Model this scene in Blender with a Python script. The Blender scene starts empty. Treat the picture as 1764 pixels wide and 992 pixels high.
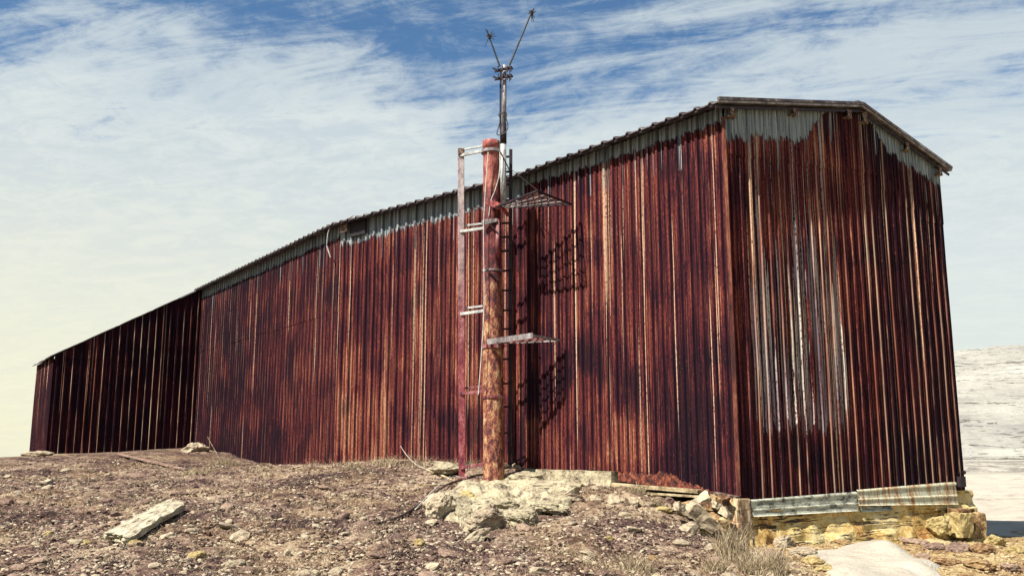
import bpy, bmesh, math, random
import numpy as np
from mathutils import Vector, Matrix, noise
random.seed(7); rng = np.random.default_rng(7)
R = math.radians
sc = bpy.context.scene
COL = sc.collection
# ------------------------------------------------------------------ camera
W, H, F = 1764, 992, 1580.0
PITCH = math.atan(274 / F)
cam = bpy.data.objects.new('camera', bpy.data.cameras.new('camera'))
COL.objects.link(cam); sc.camera = cam
cam.rotation_euler = (R(90) + PITCH, 0, 0)
cam.data.sensor_width = 36; cam.data.lens = F / W * 36
cam.data.clip_start = .1; cam.data.clip_end = 9000
cp, sp = math.cos(PITCH), math.sin(PITCH)
def ray(x, y):
    v = (H / 2 - y) / F
    d = Vector(((x - W / 2) / F, cp - v * sp, sp + v * cp))
    return d / d.y
def at(x, y, Y): return ray(x, y) * Y
# ------------------------------------------------------------------ node helpers
class NT:
    def __init__(s, name):
        s.m = bpy.data.materials.new(name); s.m.use_nodes = True
        s.t = s.m.node_tree; s.n = s.t.nodes; s.l = s.t.links
        s.b = s.n['Principled BSDF']; s.out = s.n['Material Output']
    def set(s, sock, v):
        if isinstance(v, bpy.types.NodeSocket): s.l.new(v, sock)
        elif isinstance(v, (tuple, list)) and len(v) == 3 and sock.type == 'RGBA': sock.default_value = (*v, 1)
        else: sock.default_value = v
    def math(s, op, a, b=0.0, c=0.0, clamp=False):
        n = s.n.new('ShaderNodeMath'); n.operation = op; n.use_clamp = clamp
        s.set(n.inputs[0], a); s.set(n.inputs[1], b); s.set(n.inputs[2], c); return n.outputs[0]
    def mul(s, a, b): return s.math('MULTIPLY', a, b)
    def add(s, a, b): return s.math('ADD', a, b)
    def sub(s, a, b): return s.math('SUBTRACT', a, b)
    def step(s, v, lo, hi):
        n = s.n.new('ShaderNodeMapRange'); n.interpolation_type = 'SMOOTHSTEP'
        s.set(n.inputs[0], v); s.set(n.inputs[1], lo); s.set(n.inputs[2], hi)
        n.inputs[3].default_value = 0; n.inputs[4].default_value = 1; return n.outputs[0]
    def ramp(s, v, stops, mode='LINEAR'):
        n = s.n.new('ShaderNodeValToRGB'); n.color_ramp.interpolation = mode
        e = n.color_ramp.elements
        while len(e) < len(stops): e.new(.5)
        for k, (p, c) in enumerate(stops):
            e[k].position = p; e[k].color = (*c, 1) if len(c) == 3 else c
        s.set(n.inputs[0], v); return n.outputs[0]
    def mix(s, f, a, b, blend='MIX'):
        n = s.n.new('ShaderNodeMix'); n.data_type = 'RGBA'; n.blend_type = blend; n.clamp_factor = True
        s.set(n.inputs[0], f); s.set(n.inputs[6], a); s.set(n.inputs[7], b); return n.outputs[2]
    def comb(s, x, y, z=0.0):
        n = s.n.new('ShaderNodeCombineXYZ'); s.set(n.inputs[0], x); s.set(n.inputs[1], y); s.set(n.inputs[2], z); return n.outputs[0]
    def sep(s, v):
        n = s.n.new('ShaderNodeSeparateXYZ'); s.set(n.inputs[0], v); return n.outputs
    def noise(s, v, scale=1.0, detail=3.0, rough=.55, dist=0.0, col=False):
        n = s.n.new('ShaderNodeTexNoise'); n.noise_dimensions = '3D'
        s.set(n.inputs['Vector'], v); n.inputs['Scale'].default_value = scale
        n.inputs['Detail'].default_value = detail; n.inputs['Roughness'].default_value = rough
        n.inputs['Distortion'].default_value = dist
        return n.outputs['Color' if col else 'Fac']
    def white(s, v):
        n = s.n.new('ShaderNodeTexWhiteNoise'); n.noise_dimensions = '3D'; s.set(n.inputs['Vector'], v); return n.outputs['Value']
    def vor(s, v, scale, feature='F1', out='Distance', rnd=1.0):
        n = s.n.new('ShaderNodeTexVoronoi'); n.feature = feature
        s.set(n.inputs['Vector'], v); n.inputs['Scale'].default_value = scale
        n.inputs['Randomness'].default_value = rnd; return n.outputs[out]
    def attr(s, name):
        n = s.n.new('ShaderNodeAttribute'); n.attribute_name = name; return n.outputs['Fac']
    def obj(s): return s.n.new('ShaderNodeTexCoord').outputs['Object']
    def pos(s): return s.n.new('ShaderNodeNewGeometry').outputs['Position']
    def uv(s): return s.n.new('ShaderNodeTexCoord').outputs['UV']
    def rnd(s): return s.n.new('ShaderNodeObjectInfo').outputs['Random']
    def bump(s, h, strength=.5, dist=.02):
        n = s.n.new('ShaderNodeBump'); n.inputs['Strength'].default_value = strength
        n.inputs['Distance'].default_value = dist; s.set(n.inputs['Height'], h); s.l.new(n.outputs[0], s.b.inputs['Normal'])
    def fin(s, col, rough=.8, metal=0.0, spec=.3):
        s.set(s.b.inputs['Base Color'], col); s.set(s.b.inputs['Roughness'], rough); s.set(s.b.inputs['Metallic'], metal)
        s.b.inputs['Specular IOR Level'].default_value = spec
        return s.m
# ------------------------------------------------------------------ materials
def mat_sheet(name, seed, tone=0.0, pale=0.0, flip=1, line=.8):
    """rusted ribbed steel sheet. UV = (metres along, height); attributes dtop, zb, pal, dk, sh"""
    m = NT(name)
    u, v, _ = m.sep(m.uv())
    u = m.add(u, seed)
    dtop, zb, pal, dk, sh, og, rb, rc = [m.attr(a) for a in ('dtop', 'zb', 'pal', 'dk', 'sh', 'og', 'rb', 'rc')]
    # streaks running down the sheet
    s1 = m.noise(m.comb(m.mul(u, 16.0), m.mul(v, .13)), 1, 4, .72)
    s2 = m.noise(m.comb(m.mul(u, 34.0), m.mul(v, .50)), 1, 3, .7)
    s3 = m.noise(m.comb(m.mul(u, 48.0), m.mul(v, 11.0)), 1, 3, .75)
    jag = m.noise(m.comb(m.mul(u, 7.0), 3.3, seed), 1, 3, .8)
    jag2 = m.noise(m.comb(m.mul(u, 5.1), 9.3, seed), 1, 5, .85)
    vj = m.add(v, m.mul(m.sub(jag, .5), 2.2))
    bl = m.noise(m.comb(m.mul(u, .5), m.mul(vj, .38), seed), 1, 3, .5)
    patch = m.noise(m.comb(m.mul(u, .42), m.mul(vj, .62), seed + 4), 1, 2, .5)
    k = m.add(m.mul(s1, .40), m.add(m.mul(s2, .52), m.mul(s3, .34)))
    k = m.add(k, m.mul(m.sub(bl, .5), .08))
    k = m.add(k, m.mul(m.sub(sh, .5), .035))
    k = m.add(k, m.mul(m.sub(m.step(patch, .455, .475), .6), .045))
    k = m.add(m.mul(m.sub(k, .63), 1.45), .595)
    k = m.add(k, tone)
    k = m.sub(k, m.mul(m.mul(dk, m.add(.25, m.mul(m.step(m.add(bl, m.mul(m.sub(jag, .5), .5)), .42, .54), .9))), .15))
    k = m.add(k, m.mul(m.mul(og, m.add(.35, m.mul(m.step(m.add(bl, m.mul(m.sub(jag2, .5), .6)), .40, .54), .9))), .085))
    k = m.add(k, m.mul(m.sub(rb, .5), .05))
    col = m.ramp(k, [(.40, (.004, .0025, .006)), (.50, (.013, .004, .009)), (.57, (.030, .007, .0115)), (.635, (.066, .0125, .0165)),
                     (.70, (.118, .0245, .020)), (.78, (.225, .066, .038)), (.89, (.40, .24, .145))])
    tide = m.noise(m.comb(m.mul(u, .8), m.mul(m.add(v, m.mul(m.sub(jag, .5), 1.3)), .5), seed + 11), 1, 2, .5)
    col = m.mix(m.mul(m.step(m.add(tide, m.mul(m.sub(dk, .35), .30)), .565, .573), .55), col, (.012, .005, .009))
    # specks of remaining paint / salt
    sp_ = m.noise(m.comb(m.mul(u, 40), m.mul(v, 14)), 1, 2, .7)
    col = m.mix(m.mul(m.step(sp_, .64, .70), .6), col, (.26, .075, .045))
    sp2 = m.noise(m.comb(m.mul(u, 55), m.mul(v, 22), 5.0), 1, 2, .7)
    col = m.mix(m.mul(m.step(sp2, .60, .66), .6), col, (.012, .006, .010))
    # rib relief painted in: flank away from sun darkened, sun-side flank lightened, streaked
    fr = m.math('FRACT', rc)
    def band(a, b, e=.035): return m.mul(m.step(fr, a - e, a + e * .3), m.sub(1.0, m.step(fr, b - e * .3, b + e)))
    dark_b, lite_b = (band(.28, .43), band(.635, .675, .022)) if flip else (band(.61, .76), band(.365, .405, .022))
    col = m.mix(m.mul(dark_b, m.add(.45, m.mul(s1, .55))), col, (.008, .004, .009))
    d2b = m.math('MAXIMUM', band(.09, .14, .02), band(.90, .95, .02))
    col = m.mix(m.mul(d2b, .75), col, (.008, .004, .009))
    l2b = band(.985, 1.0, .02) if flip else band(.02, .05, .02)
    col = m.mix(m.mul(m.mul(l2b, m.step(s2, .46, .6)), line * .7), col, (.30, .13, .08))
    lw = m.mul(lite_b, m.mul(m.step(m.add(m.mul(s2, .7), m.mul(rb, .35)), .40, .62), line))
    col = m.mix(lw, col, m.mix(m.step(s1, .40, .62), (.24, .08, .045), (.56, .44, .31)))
    # pale runs left on single ribs
    run = m.noise(m.comb(m.mul(u, 15.0), m.mul(v, .07), seed + 2), 1, 2, .6)
    runm = m.step(m.add(run, m.mul(m.sub(rb, .5), .18)), .665 - pale, .685 - pale)
    col = m.mix(m.mul(runm, m.step(s3, .35, .5)), col, m.mix(s2, (.40, .18, .09), (.56, .46, .34)))
    # pale streaked area (attribute pal) with ragged lower end
    pz = m.noise(m.comb(m.mul(u, 12), m.mul(v, .10), seed + 7), 1, 4, .8)
    pm = m.mul(m.mul(m.step(pz, .512, .53), m.step(m.add(s3, m.mul(s2, .5)), .62, .72)), m.step(m.add(pal, m.mul(m.sub(jag, .5), 1.5)), .47, .5))
    pc = m.ramp(m.noise(m.comb(m.mul(u, 16), m.mul(v, .2), 2.0), 1, 2, .6), [(.38, (.12, .09, .11)), (.5, (.27, .235, .25)), (.60, (.44, .42, .36))])
    col = m.mix(pm, col, pc)
    # zinc still sound under the eaves
    zl = m.add(zb, m.mul(m.sub(jag2, .5), m.add(m.mul(zb, 1.5), .15)))
    zl = m.add(zl, m.mul(m.step(run, .62, .66), .8))
    zm = m.mul(m.step(m.sub(zl, dtop), -.01, .015), m.step(zb, .02, .06))
    zc = m.mix(m.step(s2, .38, .62), (.33, .37, .38), (.10, .13, .15))
    zc = m.mix(m.step(sp2, .60, .68), zc, (.06, .065, .07))
    zc = m.mix(m.mul(dark_b, .7), zc, (.05, .055, .06))  # same painted flank shade on the zinc
    col = m.mix(zm, col, zc)
    edge = m.mul(m.step(m.sub(zl, dtop), -.05, -.01), m.sub(1.0, zm))
    col = m.mix(m.mul(m.mul(edge, m.step(zb, .02, .06)), .85), col, (.02, .015, .02))
    # screw rows
    m.bump(m.add(m.mul(s3, .6), m.mul(sp_, .5)), .35, .008)
    return m.fin(col, m.add(.70, m.mul(s2, .25)), m.mul(zm, .25), .08)
def mat_simple(name, stops, scale=3.0, detail=5, rough=.8, metal=0.0, bump=.3, bd=.01, stretch=(1, 1, 1), perobj=0.0, spec=.3):
    m = NT(name); o = m.obj(); x, y, z = m.sep(o)
    off = m.mul(m.rnd(), 37.0)
    v = m.comb(m.mul(m.add(x, off), stretch[0]), m.mul(y, stretch[1]), m.mul(z, stretch[2]))
    n = m.noise(v, scale, detail, .65); f = m.noise(v, scale * 6, 4, .7)
    k = m.add(m.mul(n, .62), m.mul(f, .38))
    if perobj: k = m.add(k, m.mul(m.sub(m.rnd(), .5), perobj))
    c = m.ramp(k, stops); m.bump(m.add(n, f), bump, bd)
    return m.fin(c, rough, metal, spec)
def mat_column(kind):
    m = NT('column_rust' if kind else 'post_paint'); o = m.obj(); x, y, z = m.sep(o)
    n = m.noise(m.comb(x, y, m.mul(z, .5)), 7, 8, .72); f = m.noise(m.comb(x, y, m.mul(z, .5)), 34, 4, .75); b = m.noise(o, 1.3, 3, .6)
    k = m.add(m.mul(n, .62), m.mul(f, .38)); zj = m.add(z, m.mul(m.sub(b, .5), 2.5))
    if kind:
        low = m.ramp(k, [(.36, (.012, .008, .014)), (.455, (.07, .022, .024)), (.50, (.20, .055, .035)), (.55, (.33, .17, .08)), (.62, (.45, .36, .22)), (.72, (.5, .46, .34))])
        mid = m.ramp(k, [(.38, (.015, .008, .012)), (.48, (.06, .014, .018)), (.56, (.14, .028, .028)), (.66, (.30, .15, .12))])
        up = m.ramp(k, [(.38, (.05, .015, .015)), (.47, (.20, .045, .04)), (.56, (.34, .12, .09)), (.66, (.42, .30, .24))])
        col = m.mix(m.step(zj, 4.4, 5.3), low, mid); col = m.mix(m.step(zj, 7.4, 7.7), col, up)
    else:
        low = m.ramp(k, [(.38, (.03, .012, .02)), (.48, (.17, .025, .035)), (.58, (.30, .10, .10)), (.68, (.36, .28, .27))])
        up = m.ramp(k, [(.38, (.12, .10, .11)), (.48, (.32, .29, .29)), (.60, (.46, .46, .44))])
        col = m.mix(m.mul(m.step(zj, 3.0, 8.0), .8), low, up)
    m.bump(m.add(n, f), .6, .012)
    return m.fin(col, .75, 0, .3)
COLM, POSTM = mat_column(1), mat_column(0)
RUSTPIPE = mat_simple('pipe_rust', [(.36, (.012, .008, .012)), (.44, (.10, .025, .025)), (.50, (.30, .055, .05)), (.56, (.42, .12, .08)), (.62, (.58, .36, .17)), (.72, (.75, .62, .40))], 3.0, 8, .75, 0, .5, .01, (1, 1, .35))
RUSTRED = mat_simple('rail_rust', [(.38, (.03, .012, .02)), (.48, (.16, .035, .04)), (.56, (.28, .13, .13)), (.66, (.36, .31, .30))], 3.0, 6, .6, 0, .3, .005, (1, 1, .3))
GREYSTEEL = mat_simple('grey_steel', [(.36, (.05, .04, .045)), (.48, (.20, .17, .17)), (.62, (.40, .39, .38))], 4, 5, .5, .3, .3, .004, (1, 1, .3))
DARKSTEEL = mat_simple('dark_steel', [(.36, (.008, .006, .010)), (.55, (.03, .02, .025)), (.7, (.08, .05, .05))], 6, 4, .6, .2, .3, .004)
WHITEMETAL = mat_simple('pale_metal', [(.36, (.12, .11, .11)), (.48, (.33, .34, .33)), (.62, (.48, .50, .48))], 5, 5, .5, .1, .2, .003)
BLACK = mat_simple('black_cable', [(.4, (.01, .01, .012)), (.6, (.03, .03, .03))], 8, 2, .6)
CABLEPALE = mat_simple('pale_cable', [(.4, (.35, .33, .30)), (.6, (.6, .58, .52))], 8, 2, .6)
TIMBER = mat_simple('weathered_timber', [(.36, (.03, .02, .015)), (.45, (.18, .13, .07)), (.54, (.38, .31, .19)), (.68, (.52, .46, .32))], 4, 6, .85, 0, .5, .01, (1, .2, 1))
CONC = mat_simple('old_concrete', [(.38, (.035, .028, .025)), (.44, (.18, .145, .10)), (.52, (.34, .30, .20)), (.64, (.45, .41, .28))], 3.2, 9, .9, 0, .7, .03)
ROCKPALE = mat_simple('pale_rock', [(.34, (.06, .04, .035)), (.43, (.22, .17, .12)), (.54, (.38, .32, .22)), (.68, (.50, .45, .33))], 3.0, 8, .92, 0, .7, .02, perobj=.10)
ROCKBROWN = mat_simple('brown_rock', [(.34, (.03, .02, .02)), (.45, (.12, .075, .06)), (.56, (.25, .17, .125)), (.70, (.42, .33, .23))], 4.0, 7, .92, 0, .7, .02, perobj=.16)
ROCKORANGE = mat_simple('orange_rock', [(.36, (.04, .02, .012)), (.46, (.16, .085, .04)), (.55, (.32, .22, .10)), (.66, (.46, .38, .22))], 3.5, 7, .92, 0, .7, .02, perobj=.12)
ROCKYELLOW = mat_simple('yellow_rock', [(.34, (.08, .05, .02)), (.45, (.26, .19, .08)), (.56, (.40, .33, .15)), (.70, (.52, .46, .28))], 3.5, 7, .92, 0, .7, .02, perobj=.08)
GRAVEL = None
def mat_ground():
    m = NT('stony_soil'); p = m.pos(); x, y, z = m.sep(p)
    n1 = m.noise(p, .55, 5, .6); n2 = m.noise(p, 4.0, 6, .7); n3 = m.noise(p, 26, 4, .75)
    v1 = m.vor(p, 22); v2 = m.vor(p, 9)
    k = m.add(m.mul(n1, .34), m.add(m.mul(n2, .40), m.mul(n3, .30)))
    brown = m.ramp(k, [(.41, (.007, .004, .006)), (.47, (.042, .023, .022)), (.53, (.145, .088, .068)), (.62, (.40, .32, .22))])
    ochre = m.ramp(k, [(.38, (.05, .025, .015)), (.46, (.20, .12, .055)), (.54, (.38, .29, .14)), (.66, (.52, .46, .29))])
    zone = m.step(m.add(x, m.mul(m.sub(n1, .5), 3.0)), 4.0, 6.0)
    yel = m.step(m.noise(p, .42, 4, .6), .50, .60)
    col = m.mix(m.mul(yel, .2), brown, ochre); col = m.mix(zone, col, ochre)
    col = m.mix(m.mul(m.step(y, 60.0, 110.0), m.step(x, -5.0, 20.0)), col, (.34, .32, .275))
    lit = m.step(m.noise(m.comb(x, m.mul(y, .6), z), 9.0, 6, .8), .54, .60)
    col = m.mix(m.mul(lit, .35), col, (.34, .28, .19))
    col = m.mix(m.step(v1, .0, .25), m.mix(.35, col, (.36, .30, .21)), col)
    m.bump(m.add(m.mul(n2, 1.0), m.add(m.mul(n3, .6), m.mul(v1, -.8))), .9, .05)
    return m.fin(col, .95, 0, .1)
def mat_snow():
    m = NT('old_snow'); p = m.pos()
    n1 = m.noise(p, .8, 5, .6); n2 = m.noise(p, 6, 5, .7)
    col = m.ramp(m.add(m.mul(n1, .6), m.mul(n2, .4)), [(.36, (.26, .22, .18)), (.46, (.37, .335, .275)), (.6, (.45, .415, .345))])
    sp = m.noise(p, 38, 3, .7)
    col = m.mix(m.mul(m.step(m.add(sp, m.mul(m.sub(n1, .5), .4)), .62, .70), .65), col, (.16, .12, .08))
    col = m.mix(m.mul(m.step(n2, .56, .66), .35), col, (.27, .23, .17))
    m.bump(m.add(n1, m.add(m.mul(n2, .6), m.mul(sp, .3))), .8, .10)
    return m.fin(col, .8, 0, .1)
def mat_pit():
    m = NT('terraced_pit_rock'); p = m.pos(); x, y, z = m.sep(p)
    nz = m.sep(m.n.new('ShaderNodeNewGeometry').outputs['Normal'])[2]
    w = m.add(z, m.mul(m.noise(p, .03, 3, .6), 6.0))
    ln = m.noise(m.comb(m.mul(x, .045), m.mul(y, .02), m.mul(w, 1.5)), 1, 6, .8)
    ln2 = m.noise(m.comb(m.mul(x, .25), m.mul(y, .05), m.mul(w, 3.0)), 1, 4, .8)
    big = m.noise(p, .022, 3, .6)
    k = m.add(m.mul(ln, .5), m.mul(ln2, .5))
    base = m.ramp(m.add(m.mul(k, .6), m.mul(big, .4)), [(.40, (.16, .155, .145)), (.48, (.24, .235, .21)), (.58, (.34, .335, .295))])
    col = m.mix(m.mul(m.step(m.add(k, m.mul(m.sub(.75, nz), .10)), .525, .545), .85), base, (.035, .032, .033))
    return m.fin(col, .9, 0, .1)
def mat_course(name='coursed_stone'):
    m = NT(name); u, v, _ = m.sep(m.uv())
    p = m.pos()
    w = m.add(v, m.mul(m.sub(m.noise(p, 1.3, 4, .6), .5), .16))
    row = m.noise(m.comb(m.mul(u, .45), m.mul(w, 13.0)), 1, 3, .7)
    crack = m.step(row, .545, .565)
    crack = m.mul(crack, m.step(m.noise(m.comb(m.mul(u, 2.2), m.mul(w, 6.0), 4.0), 1, 4, .7), .44, .52))
    n = m.noise(p, 1.2, 6, .65); n2 = m.noise(p, 9, 5, .7)
    col = m.ramp(m.add(m.mul(n, .6), m.mul(n2, .4)), [(.37, (.24, .11, .04)), (.45, (.44, .29, .10)), (.53, (.56, .45, .21)), (.65, (.62, .57, .38))])
    col = m.mix(crack, col, (.06, .04, .03))
    m.bump(m.sub(m.add(n, n2), m.mul(crack, 1.2)), .8, .04)
    return m.fin(col, .92, 0, .1)
def mat_blade():
    m = NT('dry_grass'); k = m.white(m.comb(m.attr('br'), 0.0))
    c = m.ramp(k, [(0, (.08, .055, .04)), (.35, (.24, .175, .105)), (.75, (.42, .34, .215)), (1, (.54, .48, .34))])
    return m.fin(c, .8, 0, .2)
def mat_gravel():
    m = NT('gravel'); k = m.white(m.comb(m.attr('br'), 0.0)); p = m.pos()
    x, y, z = m.sep(p)
    c = m.ramp(k, [(0, (.010, .005, .007)), (.34, (.042, .022, .022)), (.56, (.165, .098, .078)), (.75, (.38, .29, .21)), (1, (.60, .53, .39))])
    c2 = m.ramp(k, [(0, (.10, .04, .025)), (.4, (.30, .18, .075)), (1, (.52, .44, .27))])
    c = m.mix(m.mul(m.step(m.noise(p, .42, 4, .6), .50, .60), .18), c, c2); c = m.mix(m.step(x, 4.2, 5.6), c, c2)
    n = m.noise(p, 40, 4, .7); c = m.mix(m.mul(n, .5), c, (.05, .035, .03))
    m.bump(n, .5, .01)
    return m.fin(c, .93, 0, .15)
GROUND, SNOW, PIT, COURSE, BLADE, GRAVEL = mat_ground(), mat_snow(), mat_pit(), mat_course(), mat_blade(), mat_gravel()
# ------------------------------------------------------------------ mesh helpers
def link(name, me, mat, parent=None):
    o = bpy.data.objects.new(name, me); COL.objects.link(o)
    if mat: me.materials.append(mat)
    if parent: o.parent = parent
    return o
def tag(o, label=None, cat=None, group=None, kind=None):
    if label: o['label'] = label
    if cat: o['category'] = cat
    if group: o['group'] = group
    if kind: o['kind'] = kind
    return o
def empty(name, loc, label, cat, group=None):
    o = bpy.data.objects.new(name, None); COL.objects.link(o); o.location = loc; o.empty_display_size = .3
    return tag(o, label, cat, group)
class MB:
    def __init__(s): s.v = []; s.f = []; s.uv = []; s.at = {}
    def box_axes(s, c, ax, ay, az, hx, hy, hz):
        c = Vector(c); b = len(s.v)
        for i in (-1, 1):
            for j in (-1, 1):
                for k in (-1, 1): s.v.append(c + ax * hx * i + ay * hy * j + az * hz * k)
        for q in ((0, 1, 3, 2), (4, 6, 7, 5), (0, 4, 5, 1), (2, 3, 7, 6), (0, 2, 6, 4), (1, 5, 7, 3)): s.f.append([b + i for i in q])
    def box(s, c, hx, hy, hz, rz=0, jit=0):
        ax = Vector((math.cos(rz), math.sin(rz), 0)); ay = Vector((-ax.y, ax.x, 0))
        s.box_axes(c, ax, ay, Vector((0, 0, 1)), hx, hy, hz)
        if jit:
            for i in range(len(s.v) - 8, len(s.v)): s.v[i] = s.v[i] + Vector([random.uniform(-jit, jit) for _ in range(3)])
    def bar(s, a, b, w, h=None, up=(0, 0, 1)):
        a, b = Vector(a), Vector(b); d = (b - a); L = d.length; d.normalize(); up = Vector(up)
        if abs(d.dot(up)) > .95: up = Vector((0, 1, 0)) if abs(d.y) < .9 else Vector((1, 0, 0))
        x = d.cross(up).normalized(); y = x.cross(d).normalized()
        s.box_axes((a + b) / 2, d, x, y, L / 2, w / 2, (h or w) / 2)
    def tube(s, pts, r, n=10, caps=True):
        pts = [Vector(p) for p in pts]; rs = r if isinstance(r, (list, tuple)) else [r] * len(pts)
        b0 = len(s.v); ref = None
        for i, p in enumerate(pts):
            d = (pts[min(i + 1, len(pts) - 1)] - pts[max(i - 1, 0)]).normalized()
            if ref is None: ref = Vector((0, 0, 1)) if abs(d.z) < .9 else Vector((1, 0, 0))
            x = d.cross(ref).normalized(); y = x.cross(d).normalized(); ref = y
            for k in range(n):
                a = 2 * math.pi * k / n; s.v.append(p + (x * math.cos(a) + y * math.sin(a)) * rs[i])
        for i in range(len(pts) - 1):
            for k in range(n):
                s.f.append([b0 + i * n + k, b0 + i * n + (k + 1) % n, b0 + (i + 1) * n + (k + 1) % n, b0 + (i + 1) * n + k])
        if caps:
            s.f.append([b0 + k for k in range(n)][::-1]); s.f.append([b0 + (len(pts) - 1) * n + k for k in range(n)])
    def build(s, name, mat, parent=None, smooth=False, bevel=0, fix=True):
        if parent is not None:
            off = Vector(parent.location) if parent.parent is None else Vector(parent.parent.location) + Vector(parent.location)
        else:
            off = Vector((0, 0, 0)); n = len(s.v)
            for p in s.v: off += p
            off /= n; off.z = min(p.z for p in s.v)
        me = bpy.data.meshes.new(name); me.from_pydata([p - off for p in s.v], [], s.f)
        if s.uv:
            l = me.uv_layers.new(name='UV')
            for lp in me.loops: l.data[lp.index].uv = s.uv[lp.vertex_index]
        for k, vals in s.at.items():
            a = me.attributes.new(k, 'FLOAT', 'POINT'); a.data.foreach_set('value', vals)
        if fix:
            bm = bmesh.new(); bm.from_mesh(me); bmesh.ops.recalc_face_normals(bm, faces=bm.faces); bm.to_mesh(me); bm.free()
        if smooth: me.polygons.foreach_set('use_smooth', [True] * len(me.polygons))
        o = link(name, me, mat, parent)
        if parent is None: o.location = off
        if bevel:
            b = o.modifiers.new('bevel', 'BEVEL'); b.width = bevel; b.segments = 2
        return o
# ------------------------------------------------------------------ plan
G = Vector((math.cos(R(33.9)), math.sin(R(33.9)), 0)); WD = Vector((-G.y, G.x, 0))   # gable direction, back direction
P0 = Vector((4.723, 19.565, 0)); P1 = Vector((.377, 24.95, 0)); P2 = Vector((-5.82, 30.65, 0)); P3 = Vector((-15.0, 43.9, 0))
PR = P0 + G * 8.37; EAVE = 7.5; PEAK = 8.45; TP = 4.85
D1 = P3 - G * 6.25; D1Z = 3.98; E1 = D1 + WD * 5.6
def hit(A, B, px, py):
    d = ray(px, py); D = B - A; n = Vector((-D.y, D.x, 0)); return d * (n.dot(A) / (n.x * d.x + n.y * d.y))
# ------------------------------------------------------------------ terrain
ctl = []
def c(px, py, Y): ctl.append(at(px, py, Y))
for px, py, Y in ((-250, 1000, 13.5), (100, 992, 13.8), (500, 992, 13.8), (882, 992, 14.2), (1150, 992, 14.6), (1300, 992, 15.2), (1500, 992, 16.2), (1764, 992, 17.5), (2000, 1000, 18),
                  (-200, 850, 21), (0, 792, 33), (0, 850, 20), (0, 920, 16.4), (150, 830, 24), (250, 900, 17), (450, 850, 21), (450, 920, 16.2), (650, 850, 21), (650, 930, 15.9),
                  (720, 900, 18), (850, 836, 23.4), (850, 900, 19.2), (950, 838, 23), (1000, 870, 20.6), (1000, 930, 16.6), (1060, 850, 21.3), (1150, 900, 18), (1250, 940, 17.5), (795, 822, 24.2),
                  (1400, 945, 19.3), (1500, 940, 20.6), (1620, 945, 21.5), (1690, 935, 23.5), (1764, 930, 25), (1764, 960, 19.5), (1720, 900, 32), (1764, 880, 38), (1900, 880, 38)): c(px, py, Y)
for (a, b, L) in ((P0, P1, ((1255, 930), (1215, 895), (1180, 868), (1062, 836), (940, 818), (900, 806))), (P1, P2, ((800, 800), (700, 793), (600, 800))),
                  (P2, P3, ((560, 804), (440, 795), (355, 772))), (P3, D1, ((330, 772), (200, 778), (100, 780)))):
    for q in L: ctl.append(hit(a, b, *q))
ctl.append(at(60, 782, 42)); ctl.append(at(30, 786, 38))
for q_ in ((1285, 948), (1380, 945), (1500, 938), (1600, 934)): ctl.append(hit(P0 - WD * .5, PR - WD * .5, *q_))
for p in (PR + WD * 5, PR + WD * 25): ctl.append(Vector((p.x + 1, p.y, -2.5)))
for p in (P0 + WD * 12 + G * 4, P0 + WD * 25 + G * 4): ctl.append(Vector((p.x, p.y, -1.0)))
ctl += [Vector((0, 0, -1.62)), Vector((-8, 0, -1.75)), Vector((8, 0, -2.0)), Vector((0, 6, -1.75)), Vector((-7, 6, -1.8)), Vector((9, 8, -2.2)), Vector((0, 11, -1.82)), Vector((-7, 11, -1.85)), Vector((18, 10, -2.6)), Vector((26, 30, -2.7)), Vector((30, 20, -2.8)),
        Vector((-24, 48, -.9)), Vector((-30, 40, -1.5)), Vector((-30, 20, -2.0)), Vector((-24, 8, -2.0)), Vector((30, 50, -2.8))]
CP = np.array([[p.x, p.y, p.z] for p in ctl])
def phi(r2): return .5 * r2 * np.log(r2 + 1e-9)
n = len(CP); A = np.zeros((n + 3, n + 3))
d2 = ((CP[:, None, :2] - CP[None, :, :2]) ** 2).sum(2); A[:n, :n] = phi(d2) + np.eye(n) * .06
A[:n, n] = 1; A[:n, n + 1:] = CP[:, :2]; A[n, :n] = 1; A[n + 1:, :n] = CP[:, :2].T
SOL = np.linalg.solve(A, np.concatenate([CP[:, 2], np.zeros(3)]))
def sst(x, a, b): t = np.clip((x - a) / (b - a), 0, 1); return t * t * (3 - 2 * t)
def hgt(X, Y):
    X = np.atleast_1d(np.asarray(X, float)); Y = np.atleast_1d(np.asarray(Y, float)); z = np.zeros(X.shape)
    for i in range(n): z += SOL[i] * phi((X - CP[i, 0]) ** 2 + (Y - CP[i, 1]) ** 2)
    z += SOL[n] + SOL[n + 1] * X + SOL[n + 2] * Y
    z += .05 * np.sin(X * 1.3 + Y * .7) * np.cos(Y * 1.1 - X * .4) * sst(np.hypot(X, Y), 3, 8) + .022 * np.sin(X * 3.7 - Y * 2.3 + 1) * np.cos(Y * 3.1 + X * 2.0)
    r = np.hypot(X - 2, Y - 22)
    side = sst(X - .2 * Y, -6, 12)
    outer = (-2.8) * side + (1 - side) * (-2.2 - .055 * np.maximum(r - 28, 0)) 
    outer = np.maximum(outer, -90)
    w = 1 - sst(r, 26, 44)
    return w * np.clip(z, -4, .3) + (1 - w) * outer
def gz(x, y): return float(hgt(x, y)[0])
def gpix(px, py, y0=7.0):
    d = ray(px, py); Ys = np.arange(y0, 60, .05); zz = hgt(d.x * Ys, Ys); k = np.argmax(zz >= d.z * Ys)
    Y = Ys[k] if zz[k] >= d.z * Ys[k] else 20
    return Vector((d.x * Y, Y, float(zz[k])))
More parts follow.
